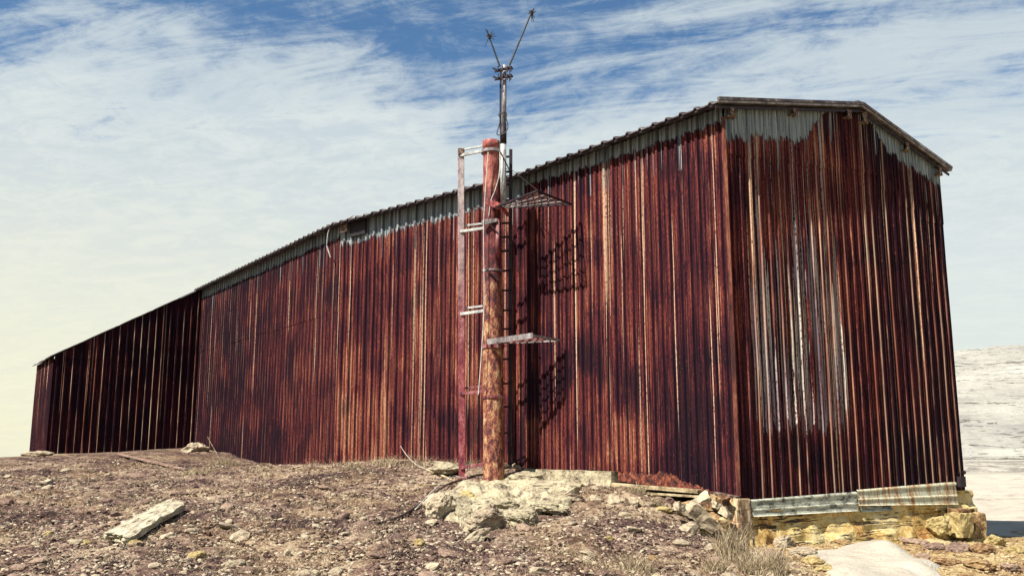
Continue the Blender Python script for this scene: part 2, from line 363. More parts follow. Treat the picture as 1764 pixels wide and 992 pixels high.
def spaced(lo, hi, step, far, g=1.16):
    a = list(np.arange(lo, hi + 1e-6, step)); s = step; x = hi
    while x < far: s *= g; x += s; a.append(x)
    s = step; x = lo
    while x > -far: s *= g; x -= s; a.insert(0, x)
    return np.array(a)
gx = spaced(-15, 17, .075, 3000); gy = spaced(8, 29, .075, 3000)
XX, YY = np.meshgrid(gx, gy); ZZ = hgt(XX.ravel(), YY.ravel()).reshape(XX.shape)
fine = (np.hypot(XX - 1, YY - 18) < 26)
idx = np.argwhere(fine)
for i, j in idx:
    x, y = XX[i, j], YY[i, j]
    ZZ[i, j] += .055 * (noise.noise((x * 2.1, y * 2.1, 1)) + .6 * noise.noise((x * 5.3, y * 5.3, 7)) + .45 * noise.noise((x * 12, y * 12, 3)))
ny, nx = XX.shape
vv = np.stack([XX.ravel(), YY.ravel(), ZZ.ravel()], 1)
ii = np.arange(nx * ny).reshape(ny, nx)
ff = np.stack([ii[:-1, :-1].ravel(), ii[:-1, 1:].ravel(), ii[1:, 1:].ravel(), ii[1:, :-1].ravel()], 1)
me = bpy.data.meshes.new('ground'); me.from_pydata(vv.tolist(), [], ff.tolist()); me.polygons.foreach_set('use_smooth', [True] * len(me.polygons))
tag(link('ground', me, GROUND), kind='structure')
# ------------------------------------------------------------------ ribbed sheet walls
PROF = ((0, .55), (.04, .55), (.09, 0), (.34, 0), (.42, 1), (.49, 1), (.52, .8), (.55, 1), (.62, 1), (.70, 0), (.95, 0), (1.0, .55))     # fraction of pitch, raised
def ribwall(name, A, B, top, bot, mat, parent, pitch=.3, depth=.035, laps=(), zb=.4, pal=None, dk=None, og=None, per=3, u0=0, nrm=None, seed=1, jitb=.03):
    rnd = random.Random(seed)
    d = B - A; L = d.length; d = d / L
    nr = nrm or Vector((d.y, -d.x, 0))
    mb = MB(); at_ = {k: [] for k in ('dtop', 'zb', 'pal', 'dk', 'sh', 'og', 'rb', 'rc')}
    nrib = max(1, round(L / pitch)); pt = L / nrib
    fn = lambda f, u, z: (f(u, z) if callable(f) else (f or 0.0))
    for s0 in range(0, nrib, per):
        s1 = min(nrib, s0 + per)
        cols = []
        for r in range(s0, s1):
            for fr, h in PROF[:-1]: cols.append(((r + fr) * pt, h, r))
        cols.append((s1 * pt, .55, s1 - 1))
        eps = .0005
        uc = (s0 + s1) / 2 * pt
        ls = sorted([l(uc) if callable(l) else l for l in laps])
        shr = rnd.random()
        segs = []; lo = None
        bounds = [None] + ls + [None]
        for q in range(len(bounds) - 1): segs.append((bounds[q], bounds[q + 1], q))
        for zl, zh, q in segs:
            joff = rnd.uniform(-.004, .004) + q * .014
            tl = rnd.uniform(-.02, .02); sh2 = (shr + rnd.random()) / 2
            zt_a = top(uc)
            if zl is not None and zl > zt_a - .1: continue
            nz = max(2, int((min(zt_a, zh or 99) - (zl or bot(uc))) / .6) + 1)
            jb = rnd.uniform(-jitb, jitb); b0 = len(mb.v)
            for (u, h, rid) in cols:
                zt = top(u); z0 = (zl - .07 + tl) if zl is not None else bot(u) + jb
                z1 = min(zt, zh + .05) if zh is not None else zt
                z1 = max(z1, z0 + .02)
                rbv = noise.cell(Vector((rid + .5, seed * 7.3, 0)))
                for k in range(nz + 1):
                    z = z0 + (z1 - z0) * k / nz
                    wob = .012 * noise.noise(Vector((u * .8, z * .6, seed)))
                    tear = rnd.uniform(-.012, .012) if k == 0 else 0
                    p = A + d * (u - (.006 if u == cols[0][0] else 0)) + nr * (h * depth + joff + wob + .012); p.z = z + tear
                    mb.v.append(p); mb.uv.append((u + u0, z))
                    at_['dtop'].append(zt - z); at_['zb'].append(fn(zb, u, z)); at_['pal'].append(fn(pal, u, z))
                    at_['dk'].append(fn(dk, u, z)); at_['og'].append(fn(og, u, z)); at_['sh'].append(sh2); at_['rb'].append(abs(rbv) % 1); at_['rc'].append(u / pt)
            m_ = nz + 1
            for i in range(len(cols) - 1):
                for k in range(nz):
                    a = b0 + i * m_ + k; mb.f.append([a, a + m_, a + m_ + 1, a + 1])
    mb.at = at_
    return mb.build(name, mat, parent, fix=False)
def S(x, a, b): t = max(0, min(1, (x - a) / (b - a))); return t * t * (3 - 2 * t)
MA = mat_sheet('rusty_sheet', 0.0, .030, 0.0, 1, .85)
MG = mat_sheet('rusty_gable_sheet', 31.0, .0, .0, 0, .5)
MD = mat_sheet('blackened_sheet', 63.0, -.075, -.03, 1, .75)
hall = empty('warehouse', (P0.x, P0.y, -1.1), 'long rust red corrugated metal hall whose gable end stands on a stone foundation', 'warehouse')
annex = empty('shed', (D1.x, D1.y, -.4), 'blackened ribbed metal lean-to wing at the far left end of the hall', 'shed')
topE = lambda u: EAVE
def botA(u):
    # from the corner: buried sill, jagged end, then concrete ledge
    z = [(0, -1.06), (.4, -.98), (.8, -.93), (2.2, -.86), (3.1, -.80), (3.15, -.60), (4.9, -.56), (7, -.6)]
    for (a, za), (b, zb_) in zip(z, z[1:]):
        if u <= b: return za + (zb_ - za) * (u - a) / (b - a)
    return -.7
LA = (P1 - P0).length; LB = (P2 - P1).length; LC = (P3 - P2).length
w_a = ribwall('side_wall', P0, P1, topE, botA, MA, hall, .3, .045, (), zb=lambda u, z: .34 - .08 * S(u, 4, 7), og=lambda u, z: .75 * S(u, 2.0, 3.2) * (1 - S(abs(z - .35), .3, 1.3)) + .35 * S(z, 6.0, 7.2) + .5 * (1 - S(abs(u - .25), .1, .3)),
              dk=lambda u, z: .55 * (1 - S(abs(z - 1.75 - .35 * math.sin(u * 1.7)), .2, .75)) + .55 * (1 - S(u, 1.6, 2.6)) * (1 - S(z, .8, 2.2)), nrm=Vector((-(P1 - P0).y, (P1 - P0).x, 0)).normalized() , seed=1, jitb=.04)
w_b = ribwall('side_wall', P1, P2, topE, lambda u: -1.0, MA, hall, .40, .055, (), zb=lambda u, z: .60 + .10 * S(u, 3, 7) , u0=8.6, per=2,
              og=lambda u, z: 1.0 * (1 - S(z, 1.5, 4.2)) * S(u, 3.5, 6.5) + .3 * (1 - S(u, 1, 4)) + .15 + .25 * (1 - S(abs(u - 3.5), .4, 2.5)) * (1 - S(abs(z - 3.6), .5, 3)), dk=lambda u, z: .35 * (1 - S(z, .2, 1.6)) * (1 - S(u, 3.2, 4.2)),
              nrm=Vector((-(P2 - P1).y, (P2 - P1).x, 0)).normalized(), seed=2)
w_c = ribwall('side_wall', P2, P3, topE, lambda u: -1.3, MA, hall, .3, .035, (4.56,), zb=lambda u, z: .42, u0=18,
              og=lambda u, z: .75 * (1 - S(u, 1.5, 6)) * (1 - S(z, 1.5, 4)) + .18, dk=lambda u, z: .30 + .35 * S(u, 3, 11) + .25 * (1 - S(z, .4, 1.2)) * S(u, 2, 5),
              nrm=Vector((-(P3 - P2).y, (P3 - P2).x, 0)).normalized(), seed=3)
def topG(u): return EAVE + (PEAK - EAVE) * (u / TP if u < TP else (8.37 - u) / (8.37 - TP))
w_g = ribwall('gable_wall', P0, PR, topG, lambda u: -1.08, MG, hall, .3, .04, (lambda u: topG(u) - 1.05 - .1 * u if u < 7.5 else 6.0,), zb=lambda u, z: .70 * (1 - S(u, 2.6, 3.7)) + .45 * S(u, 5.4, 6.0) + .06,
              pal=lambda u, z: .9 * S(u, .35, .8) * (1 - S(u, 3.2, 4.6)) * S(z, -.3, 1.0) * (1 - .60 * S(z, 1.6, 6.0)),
              dk=lambda u, z: .40 * (1 - S(z, .0, .7)) + .35 * S(u, 4.3, 6) + .7 * S(u, 2.9, 3.8) * (1 - S(u, 6.0, 7.2)) * S(z, 6.9, 7.6), og=lambda u, z: .45 * S(z, -1, 3) * (1 - S(u, 3.5, 6)) + .5 * (1 - S(u, .05, .25)), nrm=Vector((G.y, -G.x, 0)), seed=4)  # dk includes verge shade painted into the rust colour below the peak
# closed back and far side
L_ = 24.1
ribwall('far_side_wall', PR, PR + WD * L_, topE, lambda u: -2.6, MG, hall, .6, .03, nrm=G.copy(), seed=5, zb=.3)
ribwall('rear_wall', P3, PR + WD * L_, lambda u: topE(0), lambda u: -2.0, MG, hall, .6, .03, nrm=WD.copy(), seed=6, zb=.3)
# ------------------------------------------------------------------ roofs: ribbed sheet with thickness
def roofsurf(name, edge, ridge, mat, parent, pitch=.42, depth=.05, th=.03):
    mb = MB(); L = sum((b - a).length for a, b in zip(edge, edge[1:])); nrib = int(L / pitch)
    cum = [0]
    for a, b in zip(edge, edge[1:]): cum.append(cum[-1] + (b - a).length)
    def ev(pl, s):
        for i in range(len(pl) - 1):
            if s <= cum[i + 1] + 1e-6: return pl[i].lerp(pl[i + 1], (s - cum[i]) / (cum[i + 1] - cum[i]))
        return pl[-1].copy()
    cols = []
    for r in range(nrib):
        for fr, h in ((0, 0), (.36, 0), (.42, 1), (.58, 1), (.64, 0)): cols.append(((r + fr) * L / nrib, h))
    cols.append((L, 0)); up = Vector((0, 0, 1))
    for (s, h) in cols:
        e, q = ev(edge, s), ev(ridge, s)
        e = e + (e - q).normalized() * random.uniform(-.008, .012)
        for p, k in ((e, 0), (q, 0), (q, 1), (e, 1)): mb.v.append(p + up * (h * depth - th * k))
    for i in range(len(cols) - 1):
        a = i * 4
        for k in range(4): mb.f.append([a + k, a + (k + 1) % 4, a + 4 + (k + 1) % 4, a + 4 + k])
    return mb.build(name, mat, parent)
ROOFM = mat_simple('roof_sheet', [(.36, (.02, .015, .02)), (.5, (.09, .07, .07)), (.62, (.24, .24, .24))], 1.5, 5, .6, .3, .3, .01)
OV, GO = .42, .20
def offs(pts, o):
    out = []
    for i, p in enumerate(pts):
        a = (pts[i] - pts[i - 1]) if i > 0 else (pts[1] - pts[0]); b = (pts[i + 1] - pts[i]) if i < len(pts) - 1 else a
        na = Vector((-a.y, a.x, 0)).normalized(); nb = Vector((-b.y, b.x, 0)).normalized(); nn = (na + nb).normalized()
        out.append(p + nn * (o / nn.dot(na)))
    return out
side = [P0 - WD * GO, P1, P2, P3 + WD * .1]
edge = offs(side, OV)
def Z(p, z): q = p.copy(); q.z = z; return q
drop = (PEAK - EAVE) / TP * OV
RT = .06
edge3 = [Z(p, EAVE + RT - drop) for p in edge]
rp = P0 + G * TP - WD * GO
ridge3 = [Z(rp + WD * ((p - P0).dot(WD) + GO), PEAK + RT) for p in side]
ridge3[0] = Z(rp, PEAK + RT)
roofsurf('roof', edge3, ridge3, ROOFM, hall)
re = [PR - WD * GO + G * .30, PR + WD * L_ + G * .30]
roofsurf('roof', [Z(p, EAVE + RT - (PEAK - EAVE) / (8.37 - TP) * .30) for p in re], [ridge3[0].copy(), ridge3[-1].copy() + WD * 0], ROOFM, hall)
# rake trim along the gable verge, ridge cap
mb = MB()
dz = Vector((0, 0, 1))
l0 = edge3[0]; pk = ridge3[0]; r0 = Z(re[0], EAVE + RT - (PEAK - EAVE) / (8.37 - TP) * .30)
fr = -WD * .02
for a, b in ((l0, pk), (pk, r0)):
    mb.bar(a + fr - dz * .015, b + fr - dz * .015, .04, .045)
mb.build('rake_trim', GREYSTEEL, hall)
mb = MB()
for a, b in ((l0, pk), (pk, r0)): mb.bar(a + fr * 1.6 + dz * .05, b + fr * 1.6 + dz * .05, .07, .07)
mb.build('rake_cap', ROOFM, hall)
mb = MB()
for a, b in ((l0, pk), (pk, r0)):
    mb.bar(a - fr * 3 - dz * .12, b - fr * 3 - dz * .12, .03, .06)
mb.build('verge_batten', DARKSTEEL, hall)
mb = MB(); mb.bar(pk + dz * .09, ridge3[-1] + dz * .09, .35, .05); mb.build('ridge_cap', ROOFM, hall)
# dark soffit strip/eave beam following the side wall, set under the roof edge
mb = MB()
for i in range(3): mb.bar(edge3[i] - dz * .05 + (ridge3[i] - edge3[i]).normalized() * .05, edge3[i + 1] - dz * .05 + (ridge3[i + 1] - edge3[i + 1]).normalized() * .05, .02, .05)
mb.build('eave_angle', DARKSTEEL, hall)
# purlin ends poking out under the verge
BR = mat_simple('purlin_rust', [(.38, (.012, .008, .008)), (.48, (.06, .03, .025)), (.56, (.25, .18, .13)), (.66, (.45, .42, .35))], 14, 5, .8, 0, .5, .01)
for u, s in ((.12, 1.15), (2.25, .8), (4.35, 1.0), (4.98, 1.3), (6.75, 1.0), (8.2, 1.1)):
    zt = topG(u) + RT - .08; mb = MB(); c0 = P0 + G * u
    ca = c0 - WD * (GO - .02); cb = c0 + WD * .1
    h = .22 * s; wdt = .16 * s
    mb.bar(Z(ca, zt - .03), Z(cb, zt - .03), wdt, .02); mb.bar(Z(ca, zt - h), Z(cb, zt - h), wdt * 1.3, .025)
    mb.bar(Z(ca + G * wdt * .45, zt - h / 2), Z(cb + G * wdt * .45, zt - h / 2), .02, h)
    mb.bar(Z(ca - G * wdt * .2, zt - h * .62), Z(ca - G * wdt * .2 - WD * .03, zt - h * .62), .10 * s, h * .7)
    mb.build('purlin_end', BR, hall)
# torn flap, broken opening and hanging strip where the eave kinks
def onB(px, py, o=.0): return hit(P1, P2, px, py)
nB = Vector((-(P2 - P1).y, (P2 - P1).x, 0)).normalized()
k0 = P2 + (P1 - P2).normalized() * .35
mb = MB(); mb.box_axes(Z(k0 + nB * .20, EAVE - .16), (P1 - P2).normalized(), nB, dz, .20, .012, .17); mb.build('torn_flap', BR, hall)
mb = MB(); k1 = P2 + (P1 - P2).normalized() * 1.0
mb.box_axes(Z(k1 + nB * .09, EAVE - .28), (P1 - P2).normalized(), nB, dz, .42, .04, .26); mb.build('broken_opening', mat_simple('dark_void', [(.4, (.006, .005, .008)), (.6, (.02, .015, .02))], 5), hall)
mb = MB(); mb.tube([hit(P1, P2, 579, 391) + nB * .24, hit(P1, P2, 574, 404) + nB * .22, hit(P1, P2, 571, 425) + nB * .2, hit(P1, P2, 576, 445) + nB * .16], .025, 6)
mb.build('hanging_strip', WHITEMETAL, hall)
mb = MB(); mb.tube([hit(P1, P2, 602, 384) + nB * .3, hit(P1, P2, 622, 375) + nB * .33], .022, 6); mb.build('hanging_strip', WHITEMETAL, hall)
# corner trims
MB2 = mat_simple('corner_rust', [(.38, (.02, .008, .008)), (.5, (.10, .025, .018)), (.62, (.26, .10, .05))], 7, 6, .8, 0, .4, .008, (1, 1, .15))
mb = MB(); cdir = (-G - Vector((0, 0, 0)))
mb.bar(Z(P0 - WD * .03 - G * .03, -1.0), Z(P0 - WD * .03 - G * .03, EAVE - .25), .07, .07); 
mb.build('corner_post', MB2, hall)
# ---- annex
nD = Vector((G.y, -G.x, 0))
LD = 6.25
topD = lambda u: EAVE + .12 - (EAVE + .12 - D1Z) * (u / LD)
ribwall('front_wall', P3, D1, topD, lambda u: -1.0, MD, annex, .31, .055, (lambda u: 4.85 - .13 * u if u < 3 else 3.99, lambda u: 2.9 - .1 * u if 2 < u < 5 else 1.2), zb=0, per=3, nrm=nD, seed=11, dk=lambda u, z: .18 * (1 - S(abs(u - 3.5), 1, 3)))
nE = -G
ribwall('side_wall', D1, E1, lambda u: D1Z - .02, lambda u: -1.2, MA, annex, .3, .035, (), zb=0, nrm=nE.copy(), seed=12, u0=40, dk=.35, og=.1)
ribwall('rear_wall', E1, E1 + G * LD, lambda u: D1Z + (EAVE - D1Z) * u / LD - .05, lambda u: -1.5, MD, annex, .6, .03, nrm=WD.copy(), seed=13, zb=0)
ra = [Z(D1 - WD * .12 - G * .22, D1Z - .06), Z(E1 + WD * .1 - G * .22, D1Z - .06)]
rb_ = [Z(P3 - WD * .12 + G * .05, EAVE + .17), Z(P3 + WD * 5.7 + G * .05, EAVE + .17)]
roofsurf('roof', ra, rb_, ROOFM, annex, .5, .03, .03)
mb = MB(); mb.bar(at(300, 521, 42.5) if False else Z(P3 - WD * .17 - G * 1.1, topD(1.1) + .02), Z(P3 - WD * .17 - G * .15, topD(.15) + .02), .02, .05); mb.build('verge_trim', WHITEMETAL, annex)
# ---- metal flashing strips below the gable and rusty torn flashing by the side wall
def strip(name, px, Yoff, mat, lines=(.0,), parent=hall, rep=0):
    mb = MB(); (xa, ya), (xb, yb), (xc, yc), (xd, yd) = px   # tl, tr, br, bl
    o = -WD * Yoff
    N = 26
    prof = ((0, .0), (.08, .022), (.14, .022), (.17, 0), (.56, 0), (.60, .022), (.66, .022), (.70, 0), (.95, .006), (1, .03))
    tl, tr, br, bl = [hit(P0, PR, *q) + o for q in px]
    for i in range(N + 1):
        t = i / N; T = tl.lerp(tr, t); B = bl.lerp(br, t)
        for f, d in prof: mb.v.append(T.lerp(B, f) - WD * (d + f * .05 + .012 * noise.noise(Vector((t * 6, f * 2, xa)))))
    m_ = len(prof)
    for i in range(N):
        for k in range(m_ - 1): a = i * m_ + k; mb.f.append([a, a + 1, a + m_ + 1, a + m_])
    return mb.build(name, mat, parent)
ZINC = mat_simple('pale_flashing', [(.42, (.05, .048, .04)), (.47, (.25, .26, .21)), (.54, (.42, .43, .35)), (.66, (.52, .52, .42))], 3.5, 8, .8, 0, .4, .01, (1, 1, 3))
ZINCR = mat_simple('stained_flashing', [(.41, (.20, .09, .04)), (.48, (.40, .30, .17)), (.53, (.46, .49, .39)), (.68, (.54, .56, .45))], 2.2, 8, .8, 0, .4, .01, (3, 3, .4))
strip('flashing', ((1289, 860), (1471, 846), (1471, 879), (1290, 889)), .06, ZINC)
strip('flashing', ((1472, 843), (1643, 829), (1643, 868), (1472, 870)), .05, ZINCR)
strip('flashing', ((1478, 872), (1532, 870), (1532, 878), (1478, 881)), .045, ZINC)
mb = MB()
c0 = hit(P0, PR, 1650, 829)
mb.box(c0 - WD * .05, .12, .10, .13, R(34)); mb.tube([c0 + dz * .2, c0 + G * .12 + dz * .26, c0 + G * .34 + dz * .22], .05, 6); mb.tube([c0 + dz * .2 + G * .1, c0 + G * .22 + dz * .05], .035, 6)
mb.build('corner_bracket', DARKSTEEL, hall)
# ragged rust flashing
mb = MB(); nA = Vector((-(P1 - P0).y, (P1 - P0).x, 0)).normalized(); mb.at = {}
N = 60
for i in range(N + 1):
    t = i / N; px = 1068 + (1232 - 1068) * t
    yt = 812 + t * 34 - 8 * math.sin(t * math.pi) + random.uniform(-2.2, 2.2) - 7 * S(t, .38, .45) * (1 - S(t, .6, .66)); yb = 828 + t * 21
    a = hit(P0, P1, px, min(yt, yb - 2)) + nA * (.06 + .02 * (i % 4 > 1)); b = hit(P0, P1, px, yb) + nA * (.07 + .02 * (i % 4 > 1))
    mb.v += [a, b]
for i in range(N): mb.f.append([2 * i, 2 * i + 1, 2 * i + 3, 2 * i + 2])
mb.build('torn_flashing', mat_simple('orange_rust', [(.42, (.008, .004, .006)), (.49, (.07, .016, .012)), (.56, (.22, .06, .028)), (.66, (.34, .18, .09))], 8, 6, .8, 0, .5, .01), hall)
# ------------------------------------------------------------------ foundation
def slabmesh(name, mat, p, q, zt, zb_, thick, nrm, amp=.05, du=.09, parent=None, botout=0.0, prof=None, ):
    """rough faced wall block between plan points p and q; front face displaced"""
    d = q - p; L = d.length; d = d / L; nu = int(L / du); nv = 14; mb = MB()
    for i in range(nu + 1):
        for k in range(nv + 1):
            t = i / nu; f = k / nv; u = t * L
            zt_ = zt(u) if callable(zt) else zt; z0 = zb_(u) if callable(zb_) else zb_
            z = zt_ + (z0 - zt_) * f
            led = noise.noise(Vector((u * .5, z * 9, 3))) * amp * .8 + noise.noise(Vector((u * 2.3, z * 3.4, 9))) * amp * 1.2
            edgef = 0 if k == 0 else 1
            P = p + d * u + nrm * (led * edgef + botout * f * f); P.z = z + noise.noise(Vector((u * 2, 5, k))) * .015
            mb.v.append(P); mb.uv.append((u, z))
    m_ = nv + 1
    for i in range(nu):
        for k in range(nv): a = i * m_ + k; mb.f.append([a, a + 1, a + m_ + 1, a + m_])
    b = len(mb.v)
    for i in range(nu + 1):
        P = mb.v[i * m_] - nrm * thick; mb.v.append(P); mb.uv.append((i * du, P.z + .3))
        P2_ = mb.v[i * m_ + nv] - nrm * thick; P2_ = Vector((P.x, P.y, P2_.z)); mb.v.append(P2_); mb.uv.append((i * du, P2_.z))
    for i in range(nu):
        mb.f.append([i * m_, (i + 1) * m_, b + 2 * (i + 1), b + 2 * i]); mb.f.append([b + 2 * i, b + 2 * i + 2, b + 2 * i + 3, b + 2 * i + 1])
    mb.f.append([i_ for i_ in range(nv + 1)] + [b + 1, b]); mb.f.append([nu * m_ + i_ for i_ in range(nv + 1)][::-1] + [b + 2 * nu, b + 2 * nu + 1])
    return mb.build(name, mat, parent, smooth=False)
fnd = slabmesh('stone_foundation', COURSE, P0 + G * .12 + nD * .02, PR + G * .35 + nD * .02, -1.10, lambda u: -2.65, .5, nD, .08, botout=.55)
tag(fnd, 'low yellow coursed stone foundation under the gable wall', 'foundation')
# corner pier of bricks
mb = MB(); pc_ = hit(P0, P1, 1262, 870)
for k in range(5):
    zc = -1.16 - k * .235
    mb.box(Vector((P0.x - .02, P0.y + .05, zc)), .20, .17, .112, R(34 + random.uniform(-4, 4)), .012)
pier = mb.build('brick_pier', mat_simple('cream_brick', [(.40, (.18, .05, .025)), (.48, (.36, .24, .13)), (.58, (.52, .45, .28))], 3, 6, .9, 0, .5, .01, (2, 2, .6)), bevel=.012)
tag(pier, 'short cream brick pier under the corner of the hall', 'pier')
mb = MB()
for k in range(2): mb.tube([Vector((P0.x - .02 + .2 * k, P0.y - .17, -1.05)), Vector((P0.x + .0 + .2 * k, P0.y - .18, -1.6)), Vector((P0.x + .03 + .2 * k, P0.y - .19, -2.0))], .018, 6)
mb.build('rusty_strap', BR, pier)
# concrete ledge under the side wall, timber sill
def ledge_zt(u): return -.585 + .02 * math.sin(u * 5)
pa = hit(P0, P1, 1062, 815); pb = hit(P0, P1, 900, 812)
lg = slabmesh('concrete_ledge', CONC, Z(pb, 0) + nA * .18, Z(pa, 0) + nA * .18, -.565, -1.15, .4, nA, .03, botout=.12)
tag(lg, 'long pale concrete ledge under the rusty wall right of the steel column', 'ledge')
pa = hit(P1, P2, 812, 800); pb = hit(P1, P2, 738, 800)
lg = slabmesh('concrete_ledge', CONC, Z(pb, 0) + nB * .35, Z(pa, 0) + nB * .30, lambda u: -.42 + .03 * math.sin(u * 4) - .1 * (1 - S(u, 0, .5)), -1.1, .5, nB, .05, botout=.2)
tag(lg, 'short rough concrete ledge behind the leaning post left of the column', 'ledge')
sill = empty('timber_sill', hit(P0, P1, 1150, 845) + nA * .2, 'cracked bleached timber sill of two layered planks beneath the side wall near the corner', 'beam')
for (a, b, wd_, hh, o) in (((1062, 834), (1213, 846), .16, .085, .14), ((1072, 846), (1238, 856), .12, .05, .16)):
    mb = MB(); mb.bar(hit(P0, P1, *a) + nA * o, hit(P0, P1, *b) + nA * o, wd_, hh); ob = mb.build('plank', TIMBER, sill, bevel=.008)
mb = MB(); c1 = hit(P0, P1, 1250, 849) + nA * .08
mb.bar(hit(P0, P1, 1236, 850) + nA * .1, P0 + Vector((-.05, -.12, -1.05)), .12, .10); mb.build('end_block', BR, sill)
# ------------------------------------------------------------------ steel column, ladder, platforms, aerial
base = at(851, 833, 23.74)
mast = empty('steel_column', base, 'tall rusty steel column with side ladder, two small platforms and forked aerial mast on top', 'mast')
top = at(846, 243, 23.74)
def cz(z): t = (z - base.z) / (top.z - base.z); return base.lerp(top, t)
mb = MB(); zs = [base.z - .4, base.z, 1.0, 3.0, 5.0, 5.7, 6.3, 7.0, 7.9, 7.91, 8.13, 8.14]
rs = [.278, .275, .265, .262, .255, .245, .235, .225, .215, .235, .235, .21]
zz, rr = [], []
for i in range(len(zs) - 1):
    kk = max(1, int((zs[i + 1] - zs[i]) / .25))
    for j in range(kk): zz.append(zs[i] + (zs[i + 1] - zs[i]) * j / kk); rr.append(rs[i] + (rs[i + 1] - rs[i]) * j / kk)
zz.append(zs[-1]); rr.append(rs[-1])
mb.tube([cz(z) for z in zz], rr, 36); o = mb.build('column', COLM, mast, smooth=True)
mb = MB(); mb.box(base + dz * .0 + Vector((.02, 0, .02)), .0 + .36, .34, .02, .2); mb.build('base_plate', COLM, mast, bevel=.01)
# left post
pt_ = at(794, 258, 24.0); pb_ = at(796, 820, 24.0)
mb = MB(); mb.bar(pb_, pt_, .17, .10); mb.build('ladder_post', POSTM, mast, bevel=.01)
mb = MB(); mb.bar(at(789, 262, 23.98), at(800, 262, 23.98), .16, .16); mb.build('post_cap', BR, mast)
mb = MB(); mb.bar(pb_ + Vector((.07, -.05, .02)), pb_ + Vector((.12, -.25, -.10)), .03, .12); mb.bar(pb_ + Vector((-.2, -.1, -.02)), pb_ + Vector((.12, -.25, -.05)), .12, .03); mb.build('post_foot', RUSTRED, mast)
for (ya, yb) in ((268, 258), (399, 392), (541, 534), (678, 673), (806, 797)):
    mb = MB(); d_ = 0 if ya > 700 else 1
    mb.bar(at(793, ya, 23.95), at(842, yb, 23.62), .05, .075)
    if d_: mb.bar(at(793, ya - 9, 24.1), at(842, yb - 8, 23.9), .04, .05)
    mb.build('rung', RUSTRED if ya > 600 else WHITEMETAL, mast, bevel=.005)
# collars
for y, hgt_ in ((262, .08), (383, .05), (467, .05), (597, .10), (684, .06)):
    z = at(850, y, 23.74).z; mb = MB()
    mb.tube([cz(z - hgt_ / 2), cz(z + hgt_ / 2)], .292 if y > 500 else .275, 36)
    mb.build('collar', RUSTRED if y > 500 else GREYSTEEL, mast, smooth=False)
# braces on the collars
for (a, b) in (((862, 262), (877, 292)), ((838, 380), (858, 402)), ((836, 462), (858, 482))):
    mb = MB(); mb.bar(at(*a, 23.42), at(*b, 23.44), .035, .03); mb.build('brace', DARKSTEEL, mast)
# side pipe right
mb = MB(); mb.tube([at(857, 378, 23.5), at(857, 446, 23.5)], .055, 12); mb.build('side_pipe', RUSTRED, mast, smooth=True)
mb = MB(); mb.bar(at(830, 386, 23.42), at(856, 379, 23.44), .06, .09); mb.build('side_bracket', GREYSTEEL, mast)
# rear ladder (dark)
lad = MB()
la, lb = at(880, 258, 24.1), at(878, 800, 24.3)
lad.bar(la, lb, .09, .10); ob_l = lad.build('rear_ladder_rail', DARKSTEEL, mast)
for y in (270, 296, 318, 345, 384, 408, 432, 466, 500, 534, 566, 618, 660, 700, 745):
    mb = MB(); mb.bar(at(858, y + 1, 23.9), at(880, y, 24.15), .055, .05); mb.build('ladder_rung', DARKSTEEL, mast)
mb = MB(); mb.bar(at(876, 760, 24.0), at(891, 800, 24.35), .05, .04); mb.bar(at(878, 800, 24.2), at(904, 786, 24.6), .05, .04); mb.build('foot_brace', DARKSTEEL, mast)
# mast pipe
Ym = 23.55
mb = MB(); mb.tube([at(867, 352, Ym), at(867, 300, Ym), at(867, 246, Ym)], .078, 16); mb.build('mast_sleeve', WHITEMETAL, mast, smooth=True)
mb = MB(); mb.tube([at(867, 248, Ym), at(867, 214, Ym)], .09, 14); mb.build('mast_joint', DARKSTEEL, mast, smooth=True)
mb = MB(); mb.tube([at(868, 232, Ym), at(869, 170, Ym), at(869, 113, Ym)], .055, 12); mb.build('mast_pipe', GREYSTEEL, mast, smooth=True)
mb = MB(); mb.tube([at(862, 222, Ym + .02), at(862.5, 118, Ym + .02)], .028, 8); mb.build('mast_rod', DARKSTEEL, mast)
mb = MB(); mb.tube([at(878, 140, Ym), at(878, 108, Ym)], .015, 6); mb.build('mast_rod', DARKSTEEL, mast)
for y in (119, 133):
    mb = MB(); mb.bar(at(854, y + 4, Ym - .1), at(882, y - 3, Ym - .12), .05, .06); mb.bar(at(852, y + 5, Ym + .1), at(884, y - 1, Ym + .1), .04, .04)
    mb.bar(at(856, y + 2, Ym - .2), at(849, y - 1, Ym - .2), .03, .04)
    for x in (858, 866, 874, 880): mb.tube([at(x, y - 5, Ym - .16), at(x, y + 5, Ym - .16)], .018, 6)
    mb.build('clamp', DARKSTEEL, mast)
mb = MB(); mb.tube([at(861, 115, Ym), at(842, 62, Ym), at(837, 51, Ym)], [.024, .02, .014], 8); arm1 = mb.build('aerial_arm', BLACK, mast)
mb = MB(); mb.tube([at(878, 112, Ym), at(914, 26, Ym), at(919, 15, Ym)], [.026, .022, .014], 8); arm2 = mb.build('aerial_arm', BLACK, mast)
def spikes(parent_arm, c_, specs):
    mb = MB()
    for dx, dy, dY in specs: mb.tube([at(c_[0], c_[1], Ym), at(c_[0] + dx, c_[1] + dy, Ym + dY)], [.016, .006], 6)
    mb.tube([at(c_[0] - 1.5, c_[1] - 3, Ym), at(c_[0] + 1.5, c_[1] + 3, Ym)], .045, 8)
    mb.build('spike_cluster', BLACK, parent_arm)
spikes(arm1, (842.5, 63.5), ((13, -1, .1), (7, -10, .2), (-7, 17, -.2), (10, -6, -.2), (3, 11, .3), (-3, -11, -.3), (-8, -4, .2), (9, 5, .3), (4, -8, .4)))
spikes(arm2, (915.5, 22.5), ((4, 16, .1), (7, 0, .2), (-6, 2, -.2), (6, 10, .2), (-5, -4, .2), (5, -6, -.3), (-3, 8, .2), (8, -3, .3), (1, 17, .2)))
